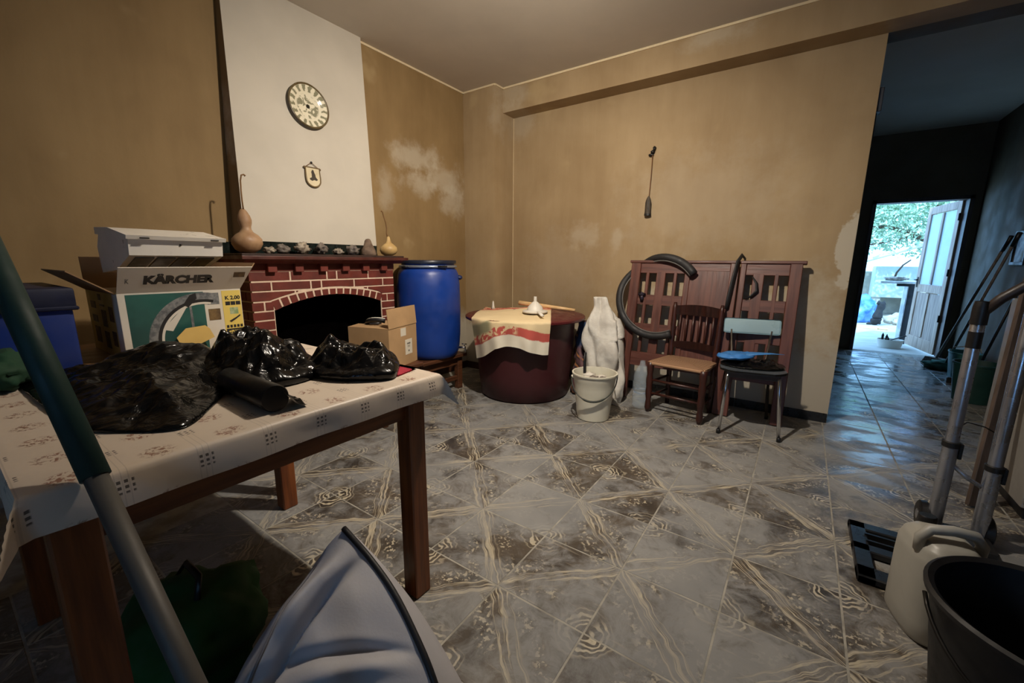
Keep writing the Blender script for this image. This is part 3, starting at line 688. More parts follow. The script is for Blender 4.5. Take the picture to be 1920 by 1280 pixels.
# bundle of striped blanket between tub and sack
k = NT('plaid_blanket'); p = k.coord('UV'); bu, bv, _ = k.sep(p)
s1 = k.math('SINE', k.math('MULTIPLY', k.math('ADD', bv, k.math('MULTIPLY', bu, .6)), 34.0)); s2 = k.math('SINE', k.math('MULTIPLY', bu, 26.0))
c = k.mix(k.ramp(s1, -.2, .2), lin((92, 62, 62)), lin((56, 42, 44))); c = k.mix(k.ramp(s1, .8, .92), c, lin((150, 96, 56))); c = k.mix(k.ramp(s2, .75, .9, 0, .7), c, lin((120, 90, 92)))
c = k.mix(k.math('MULTIPLY', k.ramp(bv, .6, .7), k.ramp(bu, .55, .7)), c, lin((44, 62, 92)))
M_PLAID = k.fin(c, .95)
bk = thing('plaid_blanket', 'crumpled brown plaid blanket hanging between tub and white sack', 'blanket', (1.535, -.13, 0))
def blan(u, v):
    z = .02+.66*v; a = u*2*pi; w = .075+.03*sin(v*5+1)+.02*nz((cos(a)*2, sin(a)*2, v*6), 1, 3); x = w*cos(a)*1.1; y = w*sin(a)*.75
    d = 1+.25*nz((cos(a)*1.5, sin(a)*1.5, v*9), 1.3, 8); return Vector((x*d-.02+.03*sin(v*7), y*d, z))
b = BM(); V = grid(b, blan, 36, 44, closed_u=True); b.faces.new(V[0][::-1]); b.faces.new(V[-1]); obj('fabric', b, M_PLAID, bk, True)

# ================================================================== SACK, BUCKET, BOTTLE
k = NT('woven_sack'); p = k.coord('Object'); ux, uy, uz = k.sep(p)
wv1 = k.math('SINE', k.math('MULTIPLY', uz, 900.0)); wv2 = k.math('SINE', k.math('MULTIPLY', k.math('ARCTAN2', uy, ux), 170.0))
c = k.mix(k.ramp(k.noise(p, 7, 4), .35, .65), lin((222, 218, 208)), lin((198, 192, 182)))
k.bump(k.math('ADD', k.math('MULTIPLY', k.math('MULTIPLY', wv1, wv2), .3), k.math('MULTIPLY', k.noise(p, 16, 4, .6), 4.0)), .45, .006)
k.b.inputs['Subsurface Weight'].default_value = 0.0
M_SACK = k.fin(c, .6)
sk = thing('woven_sack', 'white woven plastic sack standing upright beside the tub', 'sack', (1.735, -.155, 0))
keys = [(0, .145), (.06, .165), (.2, .168), (.35, .16), (.5, .155), (.62, .142), (.70, .126), (.75, .105), (.79, .080), (.83, .058), (.92, .044)]
def sackr(z):
    for (a, ra), (c_, rc) in zip(keys, keys[1:]):
        if z <= c_: return ra+(rc-ra)*(z-a)/(c_-a)
    return keys[-1][1]
def sack(u, v):
    z = .003+.90*v; a = u*2*pi; r = sackr(z)
    cr = .030*sin(a*4+z*5+2*sin(z*4))*min(1, max(0, (z-.1)/.4)) - .05*exp(-((((a-4.5-1.4*z) % (2*pi))-1.0)/.25)**2)*min(1, z*3) - .04*exp(-((((a+1.2*z) % (2*pi))-4.9)/.2)**2) + .014*nz((cos(a)*3, sin(a)*3, z*4), 1.2, 4) + .012*abs(nz((cos(a)*2, sin(a)*2, z*2.2), 2.0, 9))
    lean = -.13*max(0, z-.25); sh_ = .035 if (z > .55 and z < .72 and cos(a) > .2) else 0
    for q, (ka, kz, f_, ph) in enumerate(((1.0, 2.2, 1.0, .2), (2.0, -3.1, 1.0, .6), (3.0, 1.2, 1.0, .1), (4.0, -1.6, 1.0, .45), (5.0, 4.2, 1.0, .8))):
        t_ = ((ka*a/(2*pi)+kz*z)*f_ + ph + .12*nz((cos(a)*2, sin(a)*2, z*3), 1, q)) % 1.0
        cr += .020*(abs(t_-.5)*2-.5)*(.6 if q > 2 else 1.0)*min(1, .3+z)
    r += cr*(r/.16)**.5
    return Vector((lean+(r*1.08+sh_*.6)*cos(a), r*.95*sin(a)+.05*z, z))
b = BM(); V = grid(b, sack, 72, 90, closed_u=True); b.faces.new(V[0][::-1]); b.faces.new(V[-1]); obj('sack_body', b, M_SACK, sk, True)
b = BM(); grid(b, lambda u, v: Vector((.10+.09*u, -.10-.02*u+.02*sin(v*3), .30*v*(1-u)+.002+.06*(1-u)*(1-v)*0)), 8, 10, .004); obj('corner_ear', b, M_SACK, sk, True)

M_BUCKET = mat('offwhite_bucket_plastic', (218, 213, 194), .45, var=.06, vs=5, bump=.04)
bkx, bky = 1.845, -.615
bu_ = thing('bucket', 'off-white plastic bucket with dark handle full of odds and ends', 'bucket', (bkx, bky, 0))
b = BM(); lathe(b, [(0, .002), (.118, .002), (.124, .006), (.150, .25), (.158, .305), (.160, .31), (.166, .352), (.174, .356), (.174, .366), (.162, .366), (.156, .31), (.120, .02), (0, .015)], (0, 0, 0), 48, cap=False); obj('pail', b, M_BUCKET, bu_, True, 40)
hp = [(.172*cos(a), .172*sin(a), .325) for a in (0, pi)]
ca = atan2(rt.y, rt.x)
def bl(u):
    a = pi*u; x = .176*cos(a); d = .178*sin(a); return rt*x*(1.0) - Vector((-fd.y*0, 0, 0)) + Vector((CAM_LOC.x-bkx, CAM_LOC.y-bky, 0)).normalized()*d*.96 + Vector((0, 0, .335-.155*sin(a)))
pts_ = [bl(t/24) for t in range(25)]
b = BM(); tube(b, pts_, [.0045]*9+[.008]*7+[.0045]*9, 8); hd_ = obj('handle', b, mat('dark_green_handle', (46, 50, 44), .5), bu_, True)
for e, s in ((rt*.168, 1), (rt*-.168, -1)):
    b = BM(); blob(b, (e.x, e.y, .332), (.014, .014, .016), 2, .02); obj('handle_lug', b, M_BUCKET, bu_, True)
junk = [((.05, .02, .315), (.05, .04, .03), M_WHITEPL, 'white lump'), ((-.06, .03, .32), (.045, .05, .03), M_WHITEPL, 'white lump'), ((.02, -.06, .318), (.05, .04, .035), M_SHELL[1], 'grey lump'), ((-.03, -.05, .31), (.05, .05, .03), M_WHITEPL, 'white lump'), ((.08, -.03, .315), (.04, .05, .03), M_SHELL[1], 'grey lump')]
labs = ['white crumpled scrap at the right in the off-white bucket', 'white crumpled scrap at the left in the off-white bucket', 'grey stone at the front in the off-white bucket', 'pale scrap at the front left in the off-white bucket', 'grey stone at the right front in the off-white bucket']
for (cc, rr_, mm, _), lb in zip(junk, labs):
    b = BM(); blob(b, (0, 0, 0), rr_, 3, .4, 3, hash(lb) % 17 if False else len(lb)); o = obj('scrap', b, mm, None, True); o.location = (bkx+cc[0], bky+cc[1], cc[2]); tag(o, lb, 'scrap', 'scraps in the bucket')
b = BM(); tube(b, [(0, 0, 0), (.005, 0, .08), (.0, .005, .18), (.004, .004, .26)], [.02, .02, .017, .015], 10, flat=.6); o = obj('tool_handle', b, M_BLACK, None, True); o.location = (bkx-.095, bky+.02, .24); o.rotation_euler = (radians(-6), radians(-4), 0); tag(o, 'black tool handle sticking out of the off-white bucket', 'handle')

kg2 = NT('clear_plastic'); kg2.b.inputs['Alpha'].default_value = .15; kg2.b.inputs['IOR'].default_value = 1.5
kg2.bump(kg2.noise(kg2.coord('Object'), 30, 3), .8, .012); M_PET = kg2.fin(lin((206, 220, 230)), .06)
bt = thing('water_bottle', 'large clear plastic water bottle on the floor beside the white sack', 'bottle', (2.075, -.17, 0))
b = BM(); lathe(b, [(0, .004), (.05, .001), (.066, .012), (.070, .03), (.066, .045), (.070, .06), (.070, .12), (.064, .135), (.064, .15), (.070, .165), (.070, .22), (.063, .24), (.068, .26), (.062, .30), (.045, .345), (.024, .37), (.020, .376), (.024, .38), (.021, .384), (.021, .402), (.019, .402), (.019, .38), (.06, .298), (.066, .22), (.066, .03), (0, .01)], (0, 0, 0), 36, cap=False); obj('bottle_body', b, M_PET, bt, True, 40)
kl = NT('bottle_label'); kl.b.inputs['Alpha'].default_value = .6; M_BLAB = kl.fin(kl.mix(kl.ramp(kl.noise(kl.coord('Object'), 20, 2), .45, .55), lin((150, 172, 200)), lin((214, 220, 226))), .4)
b = BM(); lathe(b, [(.0655, .134), (.0655, .151)], (0, 0, 0), 36, cap=False); obj('label_band', b, M_BLAB, bt, True)

# ================================================================== HEADBOARDS, TYRE, CHAIRS
M_HB = wood('red_brown_board', (76, 40, 32), (100, 58, 46), 'z', .45)
M_HBX = wood('red_brown_rail', (76, 40, 32), (98, 56, 45), 'x', .45)
LEAN = radians(-10.2)
def headboard(label, x0, x1, verts, rails, panel, toprail):
    t = thing('headboard', label, 'headboard', (x0, .02, 0), group='headboards leaning on the wall'); t.rotation_euler = (LEAN, 0, 0)
    for q, (a, c, z0, z1, dy) in enumerate(verts): obj('post' if z0 < .1 else 'slat', bx(a-x0, c-x0, -dy, dy, z0, z1, .004), M_HB, t)
    for (a, c, z0, z1) in rails: obj('rail', bx(a-x0, c-x0, -.011, .011, z0, z1, .003), M_HBX, t)
    if panel: obj('panel', bx(panel[0]-x0, panel[1]-x0, -.009, .009, panel[2], panel[3], .002), M_HB, t)
    obj('top_rail', bx(toprail[0]-x0, toprail[1]-x0, -.026, .026, 1.212, 1.236, .006, 2), M_HBX, t)
    return t
headboard('wide red-brown wooden headboard with slats and a solid panel, hung with the tyre', 1.80, 2.66,
          [(1.80, 1.885, .004, 1.215, .02), (1.938, 1.966, .42, 1.14, .012), (2.028, 2.105, .42, 1.14, .012), (2.172, 2.200, .42, 1.14, .012), (2.262, 2.305, .30, 1.215, .018), (2.60, 2.662, .004, 1.215, .02)],
          [(1.885, 2.262, 1.125, 1.214), (1.885, 2.262, .845, .935), (1.885, 2.262, .60, .68), (1.885, 2.60, .30, .425), (2.305, 2.60, 1.15, 1.214)], (2.30, 2.605, .42, 1.16), (1.785, 2.665))
headboard('narrow red-brown slatted headboard behind the light blue chair', 2.672, 3.08,
          [(2.672, 2.712, .004, 1.215, .02), (2.762, 2.838, .42, 1.14, .012), (2.906, 2.934, .42, 1.14, .012), (2.998, 3.075, .004, 1.215, .022)],
          [(2.712, 2.998, 1.125, 1.214), (2.712, 2.998, .845, .935), (2.712, 2.998, .60, .68), (2.712, 2.998, .30, .425)], (2.775, 2.862, .44, .60), (2.668, 3.098))
# C-shaped piece of tyre
M_RUB = mat('tyre_rubber', (34, 33, 34), .6, var=.25, vs=8, bump=.2, bs=70)
ty = thing('bicycle_tyre', 'cut black tyre hooked over the corner of the wide headboard', 'tyre', (2.07, .1, .912))
def typt(deg, r=.335):
    a = radians(deg); z = r*sin(a); Z = .912+z; yb = .02+.18*Z
    w = exp(-((deg-128)/26)**2); off = -.056*(1-w) + .046*w
    return Vector((r*cos(a), yb+off-.1, z))
b = BM(); tube(b, [typt(d) for d in range(36, 301, 5)], [.033-.011*exp(-((d-128)/30)**2) for d in range(36, 301, 5)], 14); obj('tread', b, M_RUB, ty, True)
b = BM(); tube(b, [typt(d, .305)+Vector((0, -.01, 0)) for d in range(37, 300, 5)], .006, 8); obj('bead_wire', b, mat('bead_grey', (96, 92, 88), .6), ty, True)
# black strap over the join
st_t = thing('rubber_strap', 'black rubber strap hanging over the join between the headboards', 'strap', (2.64, .2, 1.25))
def hy_(z): return .02+.18*z
b = BM(); pts_ = [(.05, hy_(1.24)+.028, 1.20), (.05, hy_(1.24)+.026, 1.235), (.03, hy_(1.24), 1.262), (.01, hy_(1.2)-.04, 1.215), (-.005, hy_(1.05)-.035, 1.08), (-.02, hy_(.9)-.032, .93), (-.025, hy_(.85)-.032, .84)]
tube(b, [(x, y-.2, z-1.25) for x, y, z in pts_], [.016, .016, .016, .018, .022, .026, .024], 10, flat=.45); obj('strap', b, M_RUB, st_t, True)
b = BM(); pts_ = [(.12, hy_(1.1)-.03, 1.10), (.155, hy_(1.05)-.032, 1.05), (.165, hy_(1.0)-.032, .99), (.13, hy_(.93)-.03, .95), (.09, hy_(.92)-.028, .93)]
tube(b, [(x, y-.2, z-1.25) for x, y, z in pts_], [.008, .016, .02, .014, .008], 8, flat=.5); obj('loose_end', b, M_RUB, st_t, True)
# small dark hook on the left slats
b = BM(); blob(b, (0, 0, 0), (.03, .014, .018), 3, .6, 3, 3); blob(b, (.005, -.004, -.035), (.014, .010, .03), 3, .6, 3, 5); o = obj('metal_bracket', b, mat('tarnished', (58, 50, 60), .35, metal=.6), None, True); o.location = (1.925, .02+.18*.9-.03, .925); tag(o, 'tarnished metal bracket on the slats of the wide headboard', 'bracket')

def turned(bm, p0, p1, rads, seg=14):
    p0, p1 = Vector(p0), Vector(p1); n = len(rads); tube(bm, [p0+(p1-p0)*i/(n-1) for i in range(n)], rads, seg)
M_CHW = wood('dark_chair_wood', (44, 20, 15), (68, 33, 25), 'z', .4)
k = NT('rush_weave'); p = k.coord('Object'); rx, ry, rz_ = k.sep(p)
tri = k.ramp(k.math('SUBTRACT', k.math('ABSOLUTE', rx), k.math('ABSOLUTE', ry)), -.004, .004)
ln = k.math('SINE', k.math('MULTIPLY', k.math('ADD', k.math('MULTIPLY', tri, rx), k.math('MULTIPLY', k.math('SUBTRACT', 1.0, tri), ry)), 420.0))
k.bump(ln, .6, .004); M_RUSH = k.fin(k.mix(k.ramp(ln, -.6, .6), lin((124, 92, 68)), lin((170, 132, 100))), .8)
wc = thing('wooden_chair', 'dark turned wooden chair with a woven rush seat and spindle back', 'chair', (2.385, -.075, 0), radians(-8))
SZ = .405
for sx in (-1, 1):
    b = BM(); turned(b, (sx*.205, -.185, .001), (sx*.205, -.185, SZ+.012), [.015, .026, .024, .019, .026, .027, .023, .027, .028, .022, .027, .028, .026]); obj('leg', b, M_CHW, wc, True)
    b = BM(); turned(b, (sx*.175, .135, .001), (sx*.178, .135, SZ), [.017, .019, .02, .02, .02]); turned(b, (sx*.178, .135, SZ), (sx*.185, .175, .875), [.02, .02, .022, .018, .021, .018, .02, .019, .016, .018, .012]); obj('back_post', b, M_CHW, wc, True)
for z, y, x in ((.16, -.185, .2), (.27, -.185, .2), (.20, .135, .17)):
    b = BM(); tube(b, [(-x, y, z), (0, y, z), (x, y, z)], [.009, .012, .009], 10); obj('rung', b, M_CHW, wc, True)
for sx in (-1, 1):
    for z in (.13, .25):
        b = BM(); tube(b, [(sx*.203, -.18, z), (sx*.176, .135, z)], .010, 10); obj('rung', b, M_CHW, wc, True)
b = BM(); prism(b, [(-.225, -.205), (.225, -.205), (.195, .15), (-.195, .15)], SZ-.012, SZ+.022, 'xy'); bmesh.ops.bevel(b, geom=list(b.edges), offset=.012, segments=3, affect='EDGES', profile=.5); obj('seat', b, M_RUSH, wc, True, 50)
def bar(z0, z1, bow, nm):
    b = BM(); grid(b, lambda u, v: Vector(((u*2-1)*.178, (.135+(z0+(z1-z0)*v-SZ)*.09)-.012-bow*.5*(1-(u*2-1)**2)*-1, z0+(z1-z0)*v+(.018*(1-(u*2-1)**2) if v > .5 else 0))), 14, 4, .016); obj(nm, b, M_CHW, wc, True, 50)
bar(.775, .845, .02, 'top_slat'); bar(.50, .545, .02, 'lower_slat')
for q in range(6):
    x = (-.13+.052*q); b = BM(); y0 = .132+(1-(x/.178)**2)*.01; tube(b, [(x, y0+.012, .54), (x*1.02, y0+.024, .66), (x, y0+.034, .785)], [.008, .012, .008], 8); obj('spindle', b, M_CHW, wc, True)

M_FORM = mat('light_blue_laminate', (150, 176, 184), .3, var=.05, vs=3, bump=.02)
fc = thing('laminate_chair', 'light blue laminate kitchen chair with chrome tube legs', 'chair', (2.845, -.12, 0), radians(11.5))
b = BM(); box(b, -.19, .19, -.009, .009, -.058, .058, .02, 3)
bmesh.ops.rotate(b, cent=(0, 0, 0), matrix=Matrix.Rotation(radians(-10), 3, 'X'), verts=b.verts); bmesh.ops.translate(b, vec=(0, .205, .728), verts=b.verts)
for v in b.verts: v.co.y += -.02*(1-(v.co.x/.19)**2)*-1
obj('backrest', b, M_FORM, fc, True, 30)
ol = [(.205*max(-1, min(1, 1.18*cos(a)))*(1 if sin(a) < 0 else .94), -.01+.195*max(-1, min(1, 1.18*sin(a)))) for a in [2*pi*t/48 for t in range(48)]]
b = BM(); prism(b, ol, .448, .466, 'xy'); obj('seat', b, mat('dark_seat_laminate', (74, 80, 86), .35), fc)
b = BM(); prism(b, [(x*1.012, -.01+(y+.01)*1.012) for x, y in ol], .451, .463, 'xy'); obj('seat_edge', b, M_DARKMETAL, fc)
for sx in (-1, 1):
    b = BM(); tube(b, [(sx*.13, .02, .437), (sx*.145, -.10, .437), (sx*.153, -.145, .430), (sx*.158, -.160, .41), (sx*.185, -.225, .012)], .0115, 12); lg = obj('leg', b, M_CHROME, fc, True)
    b = BM(); lathe(b, [(.014, 0), (.014, .022), (.0115, .03)], (sx*.186, -.226, .001), 12); obj('foot_cap', b, M_BLACK, lg, True)
    b = BM(); tube(b, [(sx*.12, .0, .437), (sx*.13, .13, .437), (sx*.14, .16, .43), (sx*.175, .235, .012)], .0115, 12); lg = obj('leg', b, M_CHROME, fc, True)
    b = BM(); lathe(b, [(.014, 0), (.014, .022), (.0115, .03)], (sx*.176, .236, .001), 12); obj('foot_cap', b, M_BLACK, lg, True)
    b = BM(); tube(b, [(sx*.10, .12, .44), (sx*.11, .165, .46), (sx*.135, .20, .70)], .009, 12); obj('back_strut', b, M_CHROME, fc, True)
obj('apron', bx(-.165, .165, -.16, .16, .405, .447, .004), mat('dark_apron', (60, 52, 52), .6), fc)

# ------------------------------------------------------------------ black refuse bags
k = NT('black_bag_film'); p = k.coord('Object')
crn = k.n('TexVoronoi', feature='F1'); k.l(p, crn.inputs['Vector']); crn.inputs['Scale'].default_value = 13
n1 = k.noise(p, 7, 4, .6, 1.2)
k.bump(k.math('ADD', k.math('MULTIPLY', crn.outputs[0], .3), n1), .55, .03)
M_BAG = k.fin(lin((9, 9, 10)), k.ramp(k.noise(p, 5, 2), .35, .65, .12, .26), spec=.3)
rc_ = random.Random(21)
CRE = [[(cos(a_), sin(a_), f_, rc_.random()) for a_, f_ in zip([rc_.uniform(0, pi) for _ in range(8)], (5, 6.5, 8, 9.5, 14, 17, 21, 24))] for _ in range(3)]
def bag(name, label, outline, z0, base, peaks, seed, group, ridge=.012, dx=0.0):
    cx = sum(p[0] for p in outline)/len(outline); cy = sum(p[1] for p in outline)/len(outline)
    n = len(outline)
    def ol_(a):
        f = a*n; i = int(f) % n; t = f-int(f); p0, p1, p2, p3 = outline[i-1], outline[i], outline[(i+1) % n], outline[(i+2) % n]
        cr = lambda q0, q1, q2, q3: .5*((2*q1)+(-q0+q2)*t+(2*q0-5*q1+4*q2-q3)*t*t+(-q0+3*q1-3*q2+q3)*t**3)
        return cr(p0[0], p1[0], p2[0], p3[0])-cx, cr(p0[1], p1[1], p2[1], p3[1])-cy
    def f(u, v):
        ox, oy = ol_(u % 1.0); s = 1-v
        x, y = ox*s, oy*s; h = base*(1-s**6)
        for (qx, qy, r, a) in peaks:
            h += a*exp(-((x+cx-qx)**2+(y+cy-qy)**2)/(r*r))*(1-s**5)
        cs_ = 0.0
        for q, (dx_, dy_, fr_, ph) in enumerate(CRE[seed % 3]):
            ph2 = dx_*x+dy_*y + .035*nz((x*6, y*6, q), 1, seed+q); t_ = (ph2*fr_+ph) % 1.0; cs_ += (abs(t_-.5)*2-.5)*(1.0 if q < 4 else .45)
        h += ridge*1.15*cs_*(1-s**4)*(.45+.55*(.5+nz((x*7, y*7, 3), 1, seed)))
        wx = x+.05*nz((x*5, y*5, 1), 1, seed+4); wy = y+.05*nz((x*5, y*5, 8), 1, seed+6)
        rn_ = abs(nz((wx*9, wy*6, seed), 1.0, seed)); r2_ = abs(nz((wx*24, wy*17, seed), 1.0, seed+2)); h += (ridge*1.2*(.3-rn_) + ridge*.5*(.25-r2_))*(1-s**4)
        push = .03*sin(min(1, (1-s)*6)*pi)
        d = sqrt(ox*ox+oy*oy)+1e-6
        return Vector((x+ox/d*push*.6, y+oy/d*push*.6, max(.0015, h)))
    t = thing(name, label, 'bag', (cx, cy, z0), group=group)
    b = BM(); V = grid(b, f, 220, 90, closed_u=True); bmesh.ops.remove_doubles(b, verts=b.verts, dist=1e-5); obj('film', b, M_BAG, t, True)
    return t
# on the light blue chair
bag('plastic_bag', 'flattened black plastic bag on the seat of the light blue chair', [(2.67, -.22), (2.80, -.27), (2.98, -.22), (3.05, -.12), (3.02, .01), (2.86, .04), (2.72, -.03), (2.66, -.12)], .468, .02, [(2.76, -.12, .10, .03), (2.95, -.1, .12, .02)], 4, 'black refuse bags', .012)
k = NT('blue_film'); p = k.coord('Object'); k.bump(k.noise(p, 30, 3), .3, .004); M_BFILM = k.fin(k.mix(k.noise(p, 12, 2), lin((42, 104, 178)), lin((74, 140, 206))), .35)
bp = thing('blue_plate', 'bright blue plastic dish lying tilted on the light blue chair', 'dish', (2.80, -.14, .535), radians(14))
b = BM(); r_ = bmesh.ops.create_icosphere(b, subdivisions=4, radius=1)
for v in r_['verts']:
    p = v.co.copy(); v.co = Vector((p.x*.125-.06, p.y*.10, p.z*.026+.012*nz(p, 2.5, 3)+.010*p.x))
obj('shell', b, M_BFILM, bp, True)
b = BM(); tube(b, [(-.02, 0, .014), (.08, .0, .026), (.16, -.01, .034), (.24, -.02, .036)], [.07, .045, .022, .006], 14, flat=.16); obj('tail', b, M_BFILM, bp, True)

# ================================================================== KITCHEN TABLE
TZ = .82; tx0, tx1, ty0, ty1 = 1.055, 2.095, -3.475, -2.55
tt = thing('kitchen_table', 'brown wooden kitchen table under the patterned cloth', 'table', (1.575, -3.01, 0)); TO = (1.575, -3.01, 0)
obj('tabletop', bx(tx0, tx1, ty0, ty1, TZ-.032, TZ-.002, .004), M_WOODX, tt, off=TO)
for x in (tx0+.055, tx1-.052):
    for y in (ty0+.05, ty1-.075): obj('leg', bx(x-.034, x+.034, y-.034, y+.034, .001, TZ-.032, .004), M_WOOD, tt, off=TO)
obj('apron', bx(tx1-.062, tx1-.040, ty0+.08, ty1-.105, TZ-.135, TZ-.032), M_WOODX, tt, off=TO)
obj('apron', bx(tx0+.040, tx0+.062, ty0+.08, ty1-.105, TZ-.135, TZ-.032), M_WOODX, tt, off=TO)
obj('apron', bx(tx0+.085, tx1-.085, ty1-.085, ty1-.063, TZ-.135, TZ-.032), M_WOODX, tt, off=TO)
obj('apron', bx(tx0+.085, tx1-.085, ty0+.05, ty0+.07, TZ-.135, TZ-.032), M_WOODX, tt, off=TO)
# tablecloth
DRP = .075; LX, LY = tx1-tx0, ty1-ty0
k = NT('printed_tablecloth'); uv = k.n('UVMap').outputs[0]; mp = k.n('Mapping'); k.l(uv, mp.inputs[0]); mp.inputs['Scale'].default_value = (LX+2*DRP, LY+2*DRP, 1)
u_, v_, _ = k.sep(mp.outputs[0]); C_ = .128; u_ = k.math('ADD', u_, .066)
def fr(x, off=0.0): return k.math('FRACT', k.math('ADD', k.math('DIVIDE', x, C_), off))
fu_, fv_ = fr(u_), fr(v_)
def near(f, c, w): return k.ramp(k.math('ABSOLUTE', k.math('SUBTRACT', f, c)), w, w*.8)
hashc = k.math('MULTIPLY', near(fu_, .5, .125), near(fv_, .5, .125))
dots = k.math('MULTIPLY', k.ramp(k.math('SINE', k.math('MULTIPLY', fu_, 2*pi*12.0)), -.3, .1), k.ramp(k.math('SINE', k.math('MULTIPLY', fv_, 2*pi*12.0)), -.3, .1))
hashm = k.math('MULTIPLY', hashc, dots)
f2u, f2v = fr(u_, .5), fr(v_, .5)
du, dv = k.math('SUBTRACT', f2u, .5), k.math('SUBTRACT', f2v, .5)
fd_ = k.math('SQRT', k.math('ADD', k.math('MULTIPLY', du, du), k.math('MULTIPLY', dv, dv)))
flor = k.math('MULTIPLY', k.ramp(k.noise(mp.outputs[0], 95, 3, .7, .5), .50, .56), k.ramp(fd_, .27, .16))
lines = k.math('MULTIPLY', k.ramp(k.math('SINE', k.math('MULTIPLY', fv_, 2*pi*13.0)), .75, .95), near(fv_, .5, .13))
basec = k.mix(k.noise(mp.outputs[0], 6, 3), lin((214, 198, 180)), lin((198, 182, 164)))
c = k.mix(k.math('MULTIPLY', lines, .22), basec, lin((110, 96, 90))); c = k.mix(k.math('MULTIPLY', flor, .9), c, k.mix(k.noise(mp.outputs[0], 14, 1), lin((140, 70, 52)), lin((116, 98, 78)))); c = k.mix(k.math('MULTIPLY', hashm, .85), c, lin((44, 36, 36)))
k.bump(k.noise(mp.outputs[0], 10, 3), .25, .01); M_CLOTH = k.fin(c, .42)
tc = thing('tablecloth', 'cream oilcloth with small checks and reddish flowers over the table', 'tablecloth', (1.575, -3.01, TZ))
def cloth(u, v):
    a = u*(LX+2*DRP)-DRP; c_ = v*(LY+2*DRP)-DRP
    ox = -a if a < 0 else (a-LX if a > LX else 0); oy = -c_ if c_ < 0 else (c_-LY if c_ > LY else 0)
    x = min(max(a, 0), LX); y = min(max(c_, 0), LY); d = sqrt(ox*ox+oy*oy)
    sx = -1 if a < 0 else (1 if a > LX else 0); sy = -1 if c_ < 0 else (1 if c_ > LY else 0)
    drop = d if not (ox and oy) else (max(ox, oy)+.65*min(ox, oy))
    out = .006+.05*(1-exp(-d/.02))*.18 + (.030*min(ox, oy)/.05 if ox and oy else 0)
    wob = (.004*sin(c_*9)+.003*sin(c_*23))*min(1, ox/.05) if ox else 0
    wob2 = (.004*sin(a*9+1)+.003*sin(a*21))*min(1, oy/.05) if oy else 0
    z = .002 + (.0015*nz((a*5, c_*5, 0), 1, 3)+.001 if d == 0 else 0) - max(0, drop-.006)
    return Vector((tx0+x+sx*(out+wob)*min(1, ox/.006 if ox else 0)-1.575, ty0+y+sy*(out+wob2)*min(1, oy/.006 if oy else 0)+3.01, z))
b = BM(); grid(b, cloth, 150, 140); obj('cloth', b, M_CLOTH, tc, True, 60)

TB = TZ+.005
bag('refuse_bag', 'wide flattened black refuse bag at the left of the tablecloth', [(1.17, -3.375), (1.40, -3.385), (1.60, -3.37), (1.80, -3.36), (1.90, -3.31), (1.975, -3.225), (1.87, -3.13), (1.72, -3.03), (1.52, -2.93), (1.28, -3.0), (1.12, -3.2)], TB, .022,
    [(1.37, -3.05, .17, .085), (1.45, -2.97, .10, .05), (1.68, -3.17, .16, .04), (1.30, -3.22, .12, .02)], 2, 'black refuse bags', .010)
bag('refuse_bag', 'crumpled shiny black refuse bag heaped in the middle of the table', [(1.50, -3.02), (1.66, -3.06), (1.80, -3.06), (1.835, -2.97), (1.84, -2.88), (1.80, -2.80), (1.66, -2.74), (1.50, -2.78), (1.42, -2.90)], TB, .05,
    [(1.58, -2.95, .10, .09), (1.72, -2.92, .09, .05), (1.66, -2.82, .08, .05), (1.50, -2.88, .08, .06)], 5, 'black refuse bags', .024)
bag('refuse_bag', 'boxy black refuse bag at the right end of the table beside the pink folder', [(1.70, -2.80), (1.80, -2.83), (1.92, -2.80), (2.00, -2.745), (2.035, -2.685), (1.98, -2.62), (1.90, -2.575), (1.80, -2.60), (1.70, -2.68)], TB, .06,
    [(1.74, -2.73, .06, .055), (1.82, -2.66, .07, .03), (1.90, -2.62, .05, .03), (1.98, -2.68, .05, .012)], 9, 'black refuse bags', .019)
# roll of bags
rl = thing('refuse_bag_roll', 'tight black roll of refuse bags lying across the tablecloth', 'roll', (1.90, -3.035, TB))
r0, r1 = Vector((-.15, -.005, .034)), Vector((.14, -.015, .034)); ax_ = (r1-r0)
b = BM(); lathe(b, [(.010, 0), (.030, .0), (.034, .006), (.034, .13), (.036, .284), (.033, .29), (.012, .29)], r0, 28, axis=ax_, cap=True)
for v in b.verts: v.co += Vector((0, nz(v.co, 18, 2), nz(v.co, 18, 6)))*.003
for v in b.verts: v.co.z = max(v.co.z, .001)
obj('roll', b, mat('rolled_film', (10, 10, 11), .38, var=.2, spec=.4), rl, True, 50)
b = BM(); grid(b, lambda u, v: Vector((.06+.10*v, .018+.055*u-.02*v, .045*(1-u)**1.6+.004+.003*sin(v*9+u*4))), 12, 12, .002); obj('loose_tail', b, M_BAG, rl, True)
# pink folder
pf = thing('pink_folder', 'bright pink sheet folded at the right corner of the table', 'folder', (1.93, -2.60, TB))
M_PINK = mat('pink_card', (206, 62, 84), .55, var=.06)
def pinkf(u, v):
    a = Vector((1.83, -2.555, 0)); b_ = Vector((2.00, -2.548, 0)); c_ = Vector((2.025, -2.655, 0)); d_ = Vector((1.90, -2.66, 0))
    p = (a*(1-u)+b_*u)*(1-v) + (d_*(1-u)+c_*u)*v
    return Vector((p.x-1.93, p.y+2.60, .004+.022*max(0, (v-.25))*(1-u)**.7*1.6))
b = BM(); grid(b, pinkf, 14, 14, .002); obj('sheet', b, M_PINK, pf, True)

